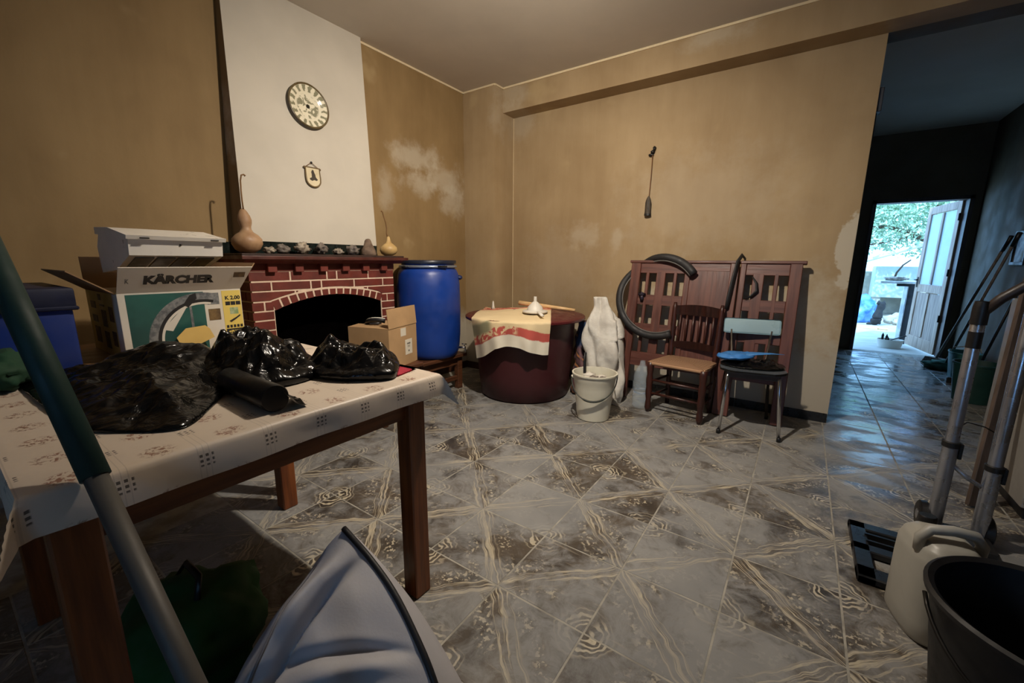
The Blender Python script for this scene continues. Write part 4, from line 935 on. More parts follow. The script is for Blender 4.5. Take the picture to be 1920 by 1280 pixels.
# ================================================================== SIDE TABLE, MACHINE BOX, COOKER HOOD, BLUE CRATE
st2 = thing('side_table', 'brown wooden side table between the kitchen table and the fireplace wall', 'table', (.70, -3.1, 0)); SO = (.70, -3.1, 0)
obj('tabletop', bx(.32, 1.035, -3.72, -2.52, .765, .80, .004), wood('side_table_wood', (112, 78, 46), (142, 102, 62), 'y', .5), st2, off=SO)
for x in (.37, .99):
    for y in (-3.67, -2.57): obj('leg', bx(x-.025, x+.025, y-.025, y+.025, .001, .766), M_WOOD, st2, off=SO)
kb_ = thing('machine_box', 'open printed cardboard box of a pressure washer with yellow side panel', 'box', (.73, -2.875, .80)); KO = (.73, -2.875, .80)
kx0, kx1, ky0, ky1, kz0, kz1 = .46, .955, -3.09, -2.665, .801, 1.068
M_KWH = mat('printed_white_card', (206, 198, 184), .55, var=.04, vs=5)
M_KYE = mat('printed_yellow_card', (216, 190, 96), .55, var=.06, vs=6)
M_KTE = mat('printed_teal', (38, 88, 80), .5, col2=(26, 66, 62), vs=5)
M_KBK = mat('printed_black', (26, 24, 24), .55); M_KGR = mat('printed_grey', (128, 128, 126), .55, col2=(84, 86, 88), vs=60)
M_KBR = mat('printed_brown', (118, 92, 52), .6, col2=(72, 54, 34), vs=30); M_KGN = mat('printed_green', (124, 146, 96), .6, col2=(170, 176, 140), vs=60)
for a, m_ in (((kx1-.004, kx1, ky0, ky1), M_KWH), ((kx0, kx0+.004, ky0, ky1), M_KWH), ((kx0+.004, kx1-.004, ky1-.004, ky1), M_KYE), ((kx0+.004, kx1-.004, ky0, ky0+.004), M_KYE)):
    obj('wall', bx(a[0], a[1], a[2], a[3], kz0, kz1), m_, kb_, off=KO)
obj('bottom', bx(kx0+.004, kx1-.004, ky0+.004, ky1-.004, kz0, kz0+.004), M_CARDIN, kb_, off=KO)
def kp(y0, y1, z0, z1, m_, lift=.001, nm='print'):   # print on the front face
    return obj(nm, bx(kx1, kx1+lift, y0, y1, z0, z1), m_, kb_, off=KO)
kp(ky0+.022, -2.812, kz0+.004, kz1-.006, M_KTE, .0008, 'print_picture')
kp(ky1-.078, ky1-.002, kz0+.004, kz1-.006, M_KYE, .0008, 'print_yellow_panel')
# wheel in the picture: dark tyre ring with a pale rim inside
def annulus(cy, cz, r0, r1, a0, a1, x, m_, nm):
    b = BM(); n = 30; A = []
    for i in range(n+1):
        a = radians(a0+(a1-a0)*i/n); A.append((b.verts.new((x, cy+r0*cos(a), cz+r0*sin(a))), b.verts.new((x, cy+r1*cos(a), cz+r1*sin(a)))))
    for p, q in zip(A, A[1:]): b.faces.new((p[0], p[1], q[1], q[0]))
    obj(nm, b, m_, kb_, off=KO)
WC = (-2.82, .862)
annulus(*WC, .168, .197, 75, 184, kx1+.0012, M_KGR, 'print_tyre'); annulus(*WC, .156, .168, 75, 184, kx1+.0014, M_KBK, 'print_tyre_shadow'); annulus(*WC, .147, .156, 78, 184, kx1+.0016, M_KWH, 'print_rim')
def fpoly(pts, m_, nm, x=.002):
    b = BM(); prism(b, pts, kx1+.001, kx1+x, 'yz'); obj(nm, b, m_, kb_, off=KO)
fpoly([(-2.968, .915), (-2.885, 1.005), (-2.878, 1.0), (-2.935, .905)], M_KWH, 'print_spray', .0018)
fpoly([(-2.862, 1.05), (-2.840, 1.058), (-2.838, 1.035), (-2.872, .998), (-2.888, 1.012)], M_KBK, 'print_nozzle', .0024)
fpoly([(-2.868, 1.0), (-2.860, 1.0), (-2.858, .90), (-2.868, .90)], M_KGR, 'print_frame', .0016)
kp(-2.800, -2.755, 1.005, 1.055, M_KGR); kp(-2.800, -2.755, .935, .985, M_KBR)
kp(ky1-.052, ky1-.018, .955, .985, M_KGN)
for q in range(3): kp(ky1-.067+.021*q, ky1-.048+.021*q, .996, 1.013, M_KBK)
fpoly([(ky1-.058, .925), (ky1-.03, .94), (ky1-.012, .952), (ky1-.012, .945), (ky1-.03, .932), (ky1-.052, .918)], M_KBK, 'print_tool')
for q in range(5): kp(ky1-.072+.014*q, ky1-.062+.014*q, .893, .906, M_KBK)
kp(ky1-.074, ky1-.004, .868, .889, M_KBK)
def put_text(s, size, bold, origin, ydir, zdir, m_, parent, off, sx=1.0, nm='lettering'):
    b = text_bm(s, size, bold, sx); ydir, zdir = Vector(ydir).normalized(), Vector(zdir).normalized(); nn = ydir.cross(zdir)
    M = Matrix((ydir, zdir, nn)).transposed().to_4x4(); M.translation = Vector(origin); bmesh.ops.transform(b, matrix=M, verts=b.verts)
    return obj(nm, b, m_, parent, off=off)
put_text('K 2.00', .023, .0008, (kx1+.0015, ky1-.067, 1.022), (0, 1, 0), (0, 0, 1), M_KBK, kb_, KO, 1.0)
put_text('+PLUS', .015, .0008, (kx1+.0025, ky1-.066, .871), (0, 1, 0), (0, 0, 1), M_KYE, kb_, KO, 1.1)
# top flaps: front one leans out towards the room and carries the name
fu0 = Vector((kx1, ky0, kz1)); fu1 = Vector((kx1, ky1, kz1)); fo = Vector((.62, 0, .80)).normalized()
b = BM(); FL = .125
q4 = [fu0, fu1, fu1+fo*FL+Vector((0, .03, 0)), fu0+fo*FL]
nn_ = Vector((0, 1, 0)).cross(fo)      # outer (printed) side
A = [b.verts.new(v) for v in q4]; Bq = [b.verts.new(v-nn_*.004) for v in q4]; b.faces.new(A); b.faces.new(Bq[::-1])
for i in range(4): b.faces.new((A[i], Bq[i], Bq[(i+1) % 4], A[(i+1) % 4]))
fo_ = obj('flap', b, M_KWH, kb_, off=KO)
put_text('KÄRCHER', .053, .0034, fu0+fo*.047+nn_*.0012+Vector((0, .075, 0)), (0, 1, 0), fo, M_KBK, kb_, KO, .98)
put_text('K', .03, .001, fu0+fo*.05+nn_*.0012+Vector((0, .02, 0)), (0, 1, 0), fo, M_KGR, kb_, KO, .6, 'faint_mark')
b = BM(); prism(b, [(0, 0), (.045, 0), (.045, .028), (0, .028)], 0, .001, 'xy'); M = Matrix((Vector((0, 1, 0)), fo, nn_)).transposed().to_4x4(); M.translation = fu1+fo*.07+nn_*.0006+Vector((0, -.04, 0)); bmesh.ops.transform(b, matrix=M, verts=b.verts); obj('print_badge', b, M_KBR, kb_, off=KO)
def kflap(p0, p1, out, ln, m_): return flap(kb_, Vector(p0)-Vector(KO), Vector(p1)-Vector(KO), out, ln, m_)
kflap((kx0+.02, ky0, kz1), (kx1-.01, ky0, kz1), (0, -.75, .55), .15, M_CARDIN)
kflap((kx1-.01, ky1, kz1), (kx0+.02, ky1, kz1), (.0, .55, .85), .14, M_CARDIN)
kflap((kx0, ky1, kz1), (kx0, ky0, kz1), (-.1, 0, 1), .14, M_CARDIN)
# side print on the yellow face (towards the viewer's left)
def ks(x0, x1, z0, z1, m_): obj('print', bx(x0, x1, ky0-.001, ky0, z0, z1), m_, kb_, off=KO)
ks(kx1-.075, kx1-.0005, kz0+.002, kz1-.002, M_KWH)
for (a, c_, z0, z1, m_) in ((.52, .60, .99, 1.02, M_KBR), (.52, .60, .93, .96, M_KBK), (.53, .61, .84, .91, M_KBR), (.68, .75, .92, .99, M_KBR), (.68, .75, .83, .90, M_KBR), (.67, .74, 1.005, 1.013, M_KBK), (.66, .70, 1.03, 1.055, M_KBR), (.80, .86, .95, 1.01, M_KBR), (.80, .86, .85, .91, M_KBR)): ks(a, c_, z0, z1, m_)
# yellow leaflet in front of the box
b = BM(); prism(b, [(-2.935, .905), (-2.90, .94), (-2.83, .945), (-2.815, .93), (-2.80, .89), (-2.85, .87), (-2.92, .86)], .985, .987, 'yz'); o = obj('leaflet', b, mat('yellow_paper', (206, 172, 96), .7, var=.08), None); bmesh_off = None
o.location = (0, 0, 0); tag(o, 'yellow paper sheet propped between the printed box and the black bags', 'paper')
b = BM(); b.from_mesh(o.data); bmesh.ops.translate(b, vec=(0, 0, -.025), verts=b.verts); b.to_mesh(o.data); b.free()
# white cooker hood lying across the open box
M_HOODW = mat('white_enamel', (222, 216, 206), .35, var=.04, vs=4)
wh = thing('cooker_hood', 'white enamel cooker hood lying on top of the open printed box', 'cooker hood', (.80, -2.90, 1.07)); WO = (.80, -2.90, 1.07)
wy0, wy1 = -3.045, -2.735
b = BM(); prism(b, [(.58, 1.14), (.80, 1.155), (1.0, 1.213), (1.012, 1.278), (.62, 1.31), (.56, 1.25)], wy0, wy1, 'xz'); obj('body', b, M_HOODW, wh, off=WO)
b = BM(); prism(b, [(.60, 1.302), (1.025, 1.272), (1.032, 1.286), (.80, 1.322), (.60, 1.33)], wy0-.008, wy1+.008, 'xz'); obj('top_cover', b, M_HOODW, wh, off=WO)
M_GRILL = mat('grey_grille', (92, 86, 74), .5, var=.2, vs=10)
sl = Vector((.2, 0, .058)).normalized(); gn = Vector((sl.z, 0, -sl.x))
for q in range(4):
    y0 = wy0+.022+q*.068; b = BM(); base = Vector((.80, 0, 1.155))
    A = [base+sl*.02+Vector((0, y0, 0)), base+sl*.02+Vector((0, y0+.058, 0)), base+sl*.185+Vector((0, y0+.058, 0)), base+sl*.185+Vector((0, y0, 0))]
    V1 = [b.verts.new(v) for v in A]; V2 = [b.verts.new(v+gn*.004) for v in A]; b.faces.new(V1); b.faces.new(V2[::-1])
    for i in range(4): b.faces.new((V1[i], V2[i], V2[(i+1) % 4], V1[(i+1) % 4]))
    obj('grille', b, M_GRILL, wh, off=WO)
b = BM(); lathe(b, [(.004, 0), (.004, .003), (0, .003)], (1.007, -2.885, 1.255), 10, axis=(1, 0, .1)); obj('screw', b, M_DARKMETAL, wh, off=WO)
for y in (-3.0, -2.77): obj('clip', bx(1.026, 1.034, y-.014, y+.014, 1.275, 1.279), M_DARKMETAL, wh, off=WO)
# blue storage crate
bc = thing('storage_crate', 'dark blue plastic crate with navy lid at the left edge', 'crate', (.72, -3.40, .80)); CO = (.72, -3.40, .80)
M_CR = mat('dark_blue_plastic', (14, 42, 112), .45, var=.1); M_CRL = mat('navy_lid', (14, 22, 52), .5)
b = BM(); box(b, .46, .985, -3.60, -3.215, .801, 1.03, .014, 2); obj('crate_body', b, M_CR, bc, off=CO, smooth=True, auto=30)
b = BM(); box(b, .45, .995, -3.61, -3.205, 1.028, 1.10, .012, 2); obj('lid', b, M_CRL, bc, off=CO, smooth=True, auto=30)
obj('lid_rim', bx(.446, 1.0, -3.614, -3.201, 1.022, 1.036, .004), M_CRL, bc, off=CO)
b = BM(); blob(b, (0, 0, .05), (.10, .075, .06), 4, .3, 2.5, 6, .001); o = obj('green_cloth', b, mat('dark_green_cloth', (24, 62, 40), .9), None, True); o.location = (1.18, -3.465, TB); tag(o, 'dark green cloth bundled at the far left corner of the table', 'cloth')
o.location = (1.20, -3.42, TB)

# ================================================================== FOREGROUND: POLE, GREY BAG, GREEN BAG
M_TEAL = mat('teal_sleeve', (4, 48, 43), .6, var=.1); M_ALU = mat('grey_pole', (84, 81, 77), .55, metal=.2, var=.08, rv=.06)
pA, pB = Vector((2.358, -3.365, .536)), Vector((1.888, -3.430, 1.172)); dv_ = pB-pA
foot = pA - dv_*(pA.z/dv_.z); 
pt = thing('broom_pole', 'teal and grey pole leaning diagonally against the table edge in the left foreground', 'pole', tuple(foot)); PO = tuple(foot)
b = BM(); tube(b, [foot+dv_*.02, pA, pA+dv_*.5], .0165, 18); obj('pole', b, M_ALU, pt, True, off=PO)
b = BM(); tube(b, [pA+dv_*.47, pA+dv_*.9, pA+dv_*1.45], .0205, 18); obj('sleeve', b, M_TEAL, pt, True, off=PO)
b = BM(); tube(b, [foot+Vector((0, 0, .004)), foot+dv_*.05], .019, 14); obj('foot', b, M_BLACK, pt, True, off=PO)

M_GREY = mat('grey_canvas', (172, 170, 174), .75, var=.06, vs=5, bump=.1, bs=160)
M_PIPE = mat('black_piping', (14, 14, 18), .6)
gb = thing('canvas_bag', 'grey canvas bag with black piping standing in front of the table leg', 'bag', (2.3, -3.05, 0)); GO = Vector((2.3, -3.05, 0))
RID = [Vector(p) for p in ((2.116, -2.942, .466), (2.235, -2.950, .436), (2.345, -2.962, .397), (2.44, -2.978, .338), (2.515, -2.995, .278), (2.60, -3.02, .17), (2.66, -3.04, .02))]
FT = [Vector(p) for p in ((1.90, -3.12, .0), (1.96, -3.24, 0), (2.06, -3.33, 0), (2.20, -3.40, 0), (2.36, -3.42, 0), (2.55, -3.38, 0), (2.68, -3.25, 0))]
MID = [Vector(p) for p in ((2.02, -3.03, .34), (2.05, -3.12, .40), (2.17, -3.17, .42), (2.27, -3.20, .38), (2.37, -3.22, .32), (2.50, -3.22, .22), (2.66, -3.12, .06))]
def crv(L_, t):
    f = t*(len(L_)-1); i = min(int(f), len(L_)-2); t = f-i; p0 = L_[max(i-1, 0)]; p1 = L_[i]; p2 = L_[i+1]; p3 = L_[min(i+2, len(L_)-1)]
    return .5*((2*p1)+(-p0+p2)*t+(2*p0-5*p1+4*p2-p3)*t*t+(-p0+3*p1-3*p2+p3)*t**3)
def gbag(u, v):
    r, m_, f = crv(RID, u), crv(MID, u), crv(FT, u)
    p = r*(1-v)**2 + m_*2*v*(1-v) + f*v*v
    nn = Vector((.45, -.35, .8)); w = v*(1-v)*4
    fold = -.060*exp(-((u-.14-.42*v)/.022)**2)*min(1, v*4) + .035*exp(-((u-.07-.38*v)/.04)**2)*min(1, v*4) - .040*exp(-((u-.56+.34*v)/.022)**2)*min(1, v*5)*(1-v) + .025*exp(-((u-.62+.32*v)/.035)**2)*min(1, v*5)*(1-v) + .016*nz((u*5, v*4, 0), 1.3, 2)
    p = p + nn*fold*min(1, w+.15); p.z = max(p.z, .002); return p-GO
b = BM(); grid(b, gbag, 160, 80); obj('front_panel', b, M_GREY, gb, True, 70)
def gback(u, v):
    r = crv(RID, u); f = Vector((r.x+.02, r.y+.13, .002)); c_ = Vector((r.x+.03, r.y+.10, r.z*.8))
    p = r*(1-v)**2 + c_*2*v*(1-v) + f*v*v; return p-GO
b = BM(); grid(b, gback, 40, 16); obj('back_panel', b, M_GREY, gb, True, 70)
b = BM(); tube(b, [crv(RID, t/30)-GO+Vector((0, 0, .002)) for t in range(30)], .008, 8); obj('piping', b, M_PIPE, gb, True)
b = BM(); tube(b, [gbag(.06+.30*t/20+.05*sin(t/20*3), .30+.45*t/20)+Vector((.002, -.002, .004)) for t in range(21)], .0035, 6); obj('seam', b, mat('grey_seam', (104, 102, 106), .8), gb, True)
gsid = BM(); grid(gsid, lambda u, v: (RID[0]*(1-u)**2+MID[0]*2*u*(1-u)+FT[0]*u*u)*(1-v) + Vector((2.0, -2.9, .002))*v - GO, 16, 8, .004); obj('side_panel', gsid, M_GREY, gb, True)
gr = thing('green_bag', 'dark green fabric bag lying in the shade under the table', 'bag', (1.70, -3.20, 0))
b = BM(); blob(b, (0, 0, .12), (.20, .19, .15), 4, .22, 2.2, 3, .002); obj('body', b, mat('dark_green_canvas', (22, 70, 22), .85, var=.2), gr, True)
b = BM(); tube(b, [(-.08, 0, .25), (-.05, .02, .30), (.05, .02, .30), (.08, 0, .25)], .010, 8, flat=.5); obj('strap', b, M_BLACK, gr, True)

# ================================================================== RIGHT SIDE: HAND TRUCK, JERRYCAN, BUCKET, BOARD, FRIDGE
M_ALUB = mat('aluminium_tube', (168, 172, 182), .3, metal=.85, var=.06, rv=.08)
ht = thing('hand_truck', 'folding aluminium hand truck with black toe plate at the right', 'hand truck', (3.74, -1.05, 0)); HO = (3.74, -1.05, 0)
for (x, y, top, rz) in ((3.694, -1.05, 1.0, .435), (3.830, -1.06, 1.12, .365)):
    b = BM(); lathe(b, [(.026, .06), (.026, rz), (.0, rz)], (x, y, 0), 18); rl_ = obj('lower_tube', b, M_ALUB, ht, True, 40, off=HO)
    b = BM(); lathe(b, [(.0225, rz), (.0225, top), (.02, top+.006), (0, top+.006)], (x, y, 0), 18); obj('upper_tube', b, M_ALUB, ht, True, 40, off=HO)
    b = BM(); lathe(b, [(.0265, rz-.012), (.030, rz-.009), (.030, rz+.012), (.0265, rz+.015)], (x, y, 0), 18); box(b, x+.024, x+.038, y-.012, y+.012, rz-.06, rz+.01, .003); obj('clip_ring', b, M_BLACK, ht, True, 40, off=HO)
b = BM(); tube(b, [(3.694, -1.05, .36), (3.76, -1.055, .30), (3.830, -1.06, .26)], .009, 10); obj('cross_brace', b, M_ALUB, ht, True, off=HO)
b = BM(); tube(b, [(3.694, -1.05, .50), (3.74, -1.0, .53), (3.80, -.98, .515), (3.83, -1.0, .50)], .0025, 6); obj('bungee_wire', b, M_BLACK, ht, True, off=HO)
b = BM(); lathe(b, [(.026, .96), (.026, 1.03), (.022, 1.055), (.0, 1.058)], (3.694, -1.05, 0), 18); lathe(b, [(.020, .86), (.023, .862), (.023, .93), (.020, .932)], (3.694, -1.05, 0), 18); obj('handle_socket', b, M_BLACK, ht, True, 40, off=HO)
b = BM(); tube(b, [(3.694, -1.05, 1.0), (3.74, -1.06, 1.07), (3.80, -1.07, 1.13), (3.88, -1.09, 1.16), (3.98, -1.10, 1.16)], [.018, .019, .020, .02, .018], 14); obj('handle', b, mat('worn_handle', (52, 44, 42), .4), ht, True, off=HO)
for x in (3.66, 3.86):
    b = BM(); lathe(b, [(0, 0), (.055, 0), (.065, .006), (.065, .030), (.055, .036), (0, .036)], (x-.018, -1.02, .067), 24, axis=(1, 0, 0), cap=False); w_ = obj('wheel', b, M_BLACK, ht, True, 40, off=HO)
    b = BM(); lathe(b, [(0, -.002), (.022, -.002), (.022, .040), (0, .040)], (x-.018, -1.02, .067), 18, axis=(1, 0, 0), cap=False); obj('hub', b, M_ALUB, w_, True, 40, off=HO)
b = BM(); x0, x1, y0, y1 = 3.385, 3.68, -1.62, -1.19
for (a, c_, d_, e_) in ((x0, x1, y0, y0+.075), (x0, x1, y1-.06, y1), (x0, x1, -1.43, -1.375), (x0, x0+.06, y0, y1), (x1-.04, x1, y0, y1)): box(b, a, c_, d_, e_, .004, .034, .005)
obj('toe_plate', b, mat('black_toe_plate', (30, 32, 36), .35), ht, off=HO)
b = BM()
for q in range(2): box(b, x0+.05, x1-.03, -1.355+q*.055-.165*0, -1.345+q*.055, .012, .040)
obj('toe_plate_ribs', b, M_BLACK, ht, off=HO)
b = BM(); box(b, 3.66, 3.86, -1.20, -1.03, .02, .06, .006); obj('toe_hinge', b, M_BLACK, ht, off=HO)

M_JER = mat('translucent_white_plastic', (164, 162, 154), .42, var=.05, vs=4, bump=.04)
jc = thing('jerrycan', 'white plastic jerrycan with a top handle standing before the black bucket', 'jerrycan', (3.55, -1.745, -.0), radians(16))
def jer(u, v):
    a = u*2*pi; prof_ = [(.90, 0), (1.0, .02), (1.0, .22), (.985, .28), (.88, .315), (.70, .335), (.48, .345)]
    f = v*(len(prof_)-1); i = min(int(f), len(prof_)-2); t = f-i; s = prof_[i][0]+(prof_[i+1][0]-prof_[i][0])*t; z = prof_[i][1]+(prof_[i+1][1]-prof_[i][1])*t
    e = 3.2; cx_, sx_ = cos(a), sin(a); r = (abs(cx_)**e+abs(sx_)**e)**(-1/e); return Vector((.085*s*r*cx_, .115*s*r*sx_, z+.002))
b = BM(); V = grid(b, jer, 48, 24, closed_u=True); b.faces.new(V[0][::-1]); b.faces.new(V[-1]); obj('container', b, M_JER, jc, True, 60)
b = BM(); tube(b, [(-.072, -.035, .30), (-.075, -.035, .345), (-.055, -.038, .376), (0, -.04, .384), (.055, -.038, .376), (.078, -.035, .345), (.074, -.035, .30)], .016, 12); obj('handle', b, M_JER, jc, True)
b = BM(); lathe(b, [(.024, .34), (.024, .372), (.021, .376), (0, .376)], (.0, .085, -.015), 20); obj('cap', b, M_BLACK, jc, True, 40)

M_BBK = mat('black_bucket', (6, 6, 10), .6, var=.2)
bb2 = thing('rubble_bucket', 'big black rubber bucket cut off by the lower right corner', 'bucket', (3.655, -2.155, 0))
b = BM(); lathe(b, [(0, .003), (.155, .003), (.165, .01), (.212, .385), (.224, .39), (.226, .402), (.218, .408), (.205, .40), (.160, .03), (0, .02)], (0, 0, 0), 56, cap=False); obj('pail', b, M_BBK, bb2, True, 45)
b = BM(); tube(b, [(.212*cos(a), .212*sin(a)*.99, .36-.11*sin(a+pi)) if False else (.222*cos(a), .222*sin(a), .375-.14*abs(sin(a))) for a in [pi+pi*t/24 for t in range(25)]], .005, 8); obj('handle', b, M_DARKMETAL, bb2, True)

brd = thing('wooden_board', 'long brown board leaning behind the hand truck', 'board', (3.925, -.63, 0))
b = BM(); beam_between(b, (.0, .0, .004), (.10, .28, 1.42), .085, .02, up=(.5, -.8, 0), bev=.003); obj('plank', b, wood('brown_board', (70, 58, 50), (92, 76, 66), 'z', .6), brd)
frg = thing('white_cabinet', 'white metal cabinet against the right wall of the hallway', 'cabinet', (4.38, -.30, 0))
obj('body', bx(-.32, .32, -.36, .30, .06, 1.02, .012, 2), mat('white_enamel_panel', (150, 146, 140), .45, var=.04), frg, smooth=True, auto=30)
obj('plinth', bx(-.30, .30, -.34, .28, .001, .06), M_BLACK, frg)
obj('door', bx(-.315, .315, -.378, -.362, .08, 1.01, .006), mat('cabinet_door', (70, 68, 66), .4), frg)
obj('handle', bx(-.27, -.25, -.40, -.378, .45, .75, .004), M_DARKMETAL, frg)
pcf = thing('picture_frame', 'dark framed picture on the right wall of the hallway', 'picture', (4.748, 2.50, 1.36))
for a in ((-.16, .16, -.16, -.13), (-.16, .16, .13, .16), (-.16, -.13, -.13, .13), (.13, .16, -.13, .13)): obj('frame', bx(-.025, 0, a[0], a[1], a[2], a[3], .003), M_BLACK, pcf)
obj('print', bx(-.012, -.004, -.13, .13, -.13, .13), mat('faded_print', (150, 150, 146), .5, col2=(110, 112, 116), vs=12), pcf)
# brooms and green things near the door
M_BRW = wood('broom_stick', (88, 78, 68), (120, 108, 96), 'z', .5)
br = thing('broom', 'broom with a pale stick and wide bristle head leaning by the garden door', 'broom', (4.52, 3.45, 0))
b = BM(); tube(b, [(0, 0, .08), (.175, -.72, 1.40)], .013, 10); obj('stick', b, M_BRW, br, True)
b = BM(); tube(b, [(.167, -.69, 1.34), (.187, -.77, 1.48)], .017, 10); obj('grip', b, M_BLACK, br, True)
b = BM(); prism(b, [(-.14, .002), (.14, .002), (.10, .09), (-.10, .09)], -.03, .03, 'xz'); bmesh.ops.rotate(b, cent=(0, 0, 0), matrix=Matrix.Rotation(radians(-50), 3, 'Z'), verts=b.verts); obj('bristles', b, mat('bristle', (136, 124, 116), .9, vs=60, var=.4, bump=.8, bs=200), br)
mp_ = thing('mop', 'mop with a dark grip and green head beside the broom', 'mop', (4.54, 3.15, 0))
b = BM(); tube(b, [(.0, .0, .06), (.155, -.66, 1.46)], .013, 10); obj('stick', b, M_BRW, mp_, True)
b = BM(); tube(b, [(.146, -.62, 1.38), (.160, -.68, 1.50)], .019, 10); obj('grip', b, M_BLACK, mp_, True)
b = BM(); blob(b, (-.03, .03, .045), (.15, .10, .06), 3, .45, 3, 4, .002); obj('head', b, mat('green_mop_cloth', (26, 92, 74), .9, col2=(84, 120, 104), vs=14), mp_, True)
gbk = thing('mop_bucket', 'teal plastic mop bucket standing against the right hallway wall', 'bucket', (4.60, 2.80, 0))
def mbk(u, v):
    pr2 = [(.80, .002), (1.0, .26), (1.05, .27), (1.05, .285), (.97, .285), (.78, .02)]; f = v*(len(pr2)-1); i = min(int(f), len(pr2)-2); t = f-i; s = pr2[i][0]+(pr2[i+1][0]-pr2[i][0])*t; z = pr2[i][1]+(pr2[i+1][1]-pr2[i][1])*t
    a = u*2*pi; e = 3.5; r = (abs(cos(a))**e+abs(sin(a))**e)**(-1/e); return Vector((.115*s*r*cos(a), .15*s*r*sin(a), z))
b = BM(); V = grid(b, mbk, 40, 20, closed_u=True); b.faces.new(V[0][::-1]); b.faces.new(V[-1]); obj('pail', b, mat('teal_bucket', (62, 124, 122), .5), gbk, True, 50)
b = BM(); tube(b, [(-.118, 0, .27), (-.10, -.02, .33), (0, -.03, .35), (.10, -.02, .33), (.118, 0, .27)], .006, 8); obj('handle', b, M_WHITEPL, gbk, True)
dk = thing('floor_squeegee', 'dark squeegee pole leaning on the right hallway wall behind the mop bucket', 'squeegee', (4.60, 2.45, 0))
b = BM(); tube(b, [(0, 0, .05), (.135, -.18, 1.05)], .012, 10); obj('pole', b, M_BLACK, dk, True)
obj('blade', bx(-.18, .12, -.02, .02, .002, .06, .004), M_BLACK, dk)
bin_ = thing('dark_bin', 'dark green bin on the hallway floor behind the hand truck', 'bin', (4.45, 1.75, 0))
b = BM(); lathe(b, [(0, .002), (.13, .002), (.165, .33), (.172, .335), (.172, .35), (.16, .35), (.125, .02), (0, .02)], (0, 0, 0), 32, cap=False); obj('pail', b, mat('dark_green_bin', (20, 58, 54), .5), bin_, True, 45)
obj('rim_handle', bx(.16, .20, -.05, .05, .31, .335, .004), M_BLACK, bin_)

# ================================================================== GARDEN THROUGH THE DOORWAY
M_PATIO = mat('sunlit_concrete', (176, 172, 162), .9, var=.12, vs=3, bump=.3, bs=14)
struct('ground_patio', bx(-1, 14, 4.1, 22, -.14, -.02), M_PATIO, 'pale concrete patio outside the door')
M_STONE = mat('garden_wall_render', (176, 168, 152), .95, var=.2, vs=3, bump=.5, bs=9)
gw = BM(); box(gw, 2.0, 9.0, 10.4, 10.8, -.02, 1.02, .02)
struct('wall_garden', gw, M_STONE, 'rough pale garden wall across the patio')
tk = thing('water_tank', 'pale boxy tank standing against the garden wall', 'tank', (5.1, 9.98, -.0))
obj('tank_body', bx(-.62, .55, -.3, .3, .42, 1.15, .03, 2), mat('pale_tank', (186, 196, 192), .6, var=.06), tk, smooth=True, auto=30)
for x in (-.5, .45): obj('leg', bx(x-.06, x+.06, -.25, .25, -.02, .43), M_STONE, tk)
fbm = thing('garden_beam', 'bleached wooden beam slanting up on two props before the tree', 'beam', (3.7, 8.7, -.02)); b = BM(); tube(b, [(0, 0, 1.12), (1.5, .05, 1.68)], .045, 10); obj('beam', b, mat('bleached_beam', (206, 200, 184), .8, var=.1), fbm, True)
obj('prop', bx(-.05, .05, -.05, .05, .0, 1.08), M_STONE, fbm); obj('prop', bx(1.45, 1.55, 0, .1, 0, 1.62), M_STONE, fbm)
# tree
M_BARK = mat('bark', (88, 72, 58), .95, var=.3, vs=10, bump=.6, bs=20)
kf = NT('leaf_green'); rn_l = kf.noise(kf.coord('Object'), 2.5, 3); M_LEAF = kf.fin(kf.mix(rn_l, lin((132, 164, 132)), lin((186, 212, 178))), .6)
kf.b.inputs['Subsurface Weight'].default_value = 0.0
tre = thing('garden_tree', 'leafy green tree with bare lower branches behind the patio', 'tree', (5.45, 9.1, 0))
sk_v = [(0, 0, -.02), (-.05, 0, .8), (-.1, .05, 1.5), (-.5, -.1, 1.85), (-.95, -.2, 2.0), (-1.5, -.2, 2.05), (-2.0, -.1, 2.2), (.35, .1, 2.1), (.9, .1, 2.6), (-.15, .1, 2.3), (-.3, .1, 3.1), (-.75, -.3, 1.72), (-1.25, -.4, 1.62), (-1.7, -.3, 1.9)]
sk_e = [(0, 1), (1, 2), (2, 3), (3, 4), (4, 5), (5, 6), (2, 7), (7, 8), (2, 9), (9, 10), (3, 11), (11, 12), (12, 13)]
obj('trunk', skinned(sk_v, sk_e, [.11, .10, .085, .05, .04, .03, .02, .05, .03, .06, .03, .025, .02, .015], 1), M_BARK, tre, True)
rl2 = random.Random(11); lb = BM()
for q in range(16000):
    a = rl2.uniform(0, 2*pi); r = rl2.random()**.5; x = -.7+2.3*r*cos(a); y = .2+.9*r*sin(a); zc = 2.35+.1*sin(x*2); z = zc + rl2.gauss(0, .5)
    if z < 1.45+.35*nz((x*1.5, y, 0), 1, 3): continue
    s = rl2.uniform(.03, .065); n_ = Vector((rl2.gauss(0, 1), rl2.gauss(0, 1), rl2.gauss(0, 1)+.6)).normalized(); t_ = n_.orthogonal().normalized(); t_.rotate(Matrix.Rotation(rl2.uniform(0, 6.28), 3, n_)); w_ = n_.cross(t_); p = Vector((x, y, z))
    lb.faces.new([lb.verts.new(p+t_*s), lb.verts.new(p+w_*s*.42), lb.verts.new(p-t_*s), lb.verts.new(p-w_*s*.42)])
lf = obj('leaves', lb, M_LEAF, tre); lf['kind'] = 'stuff'
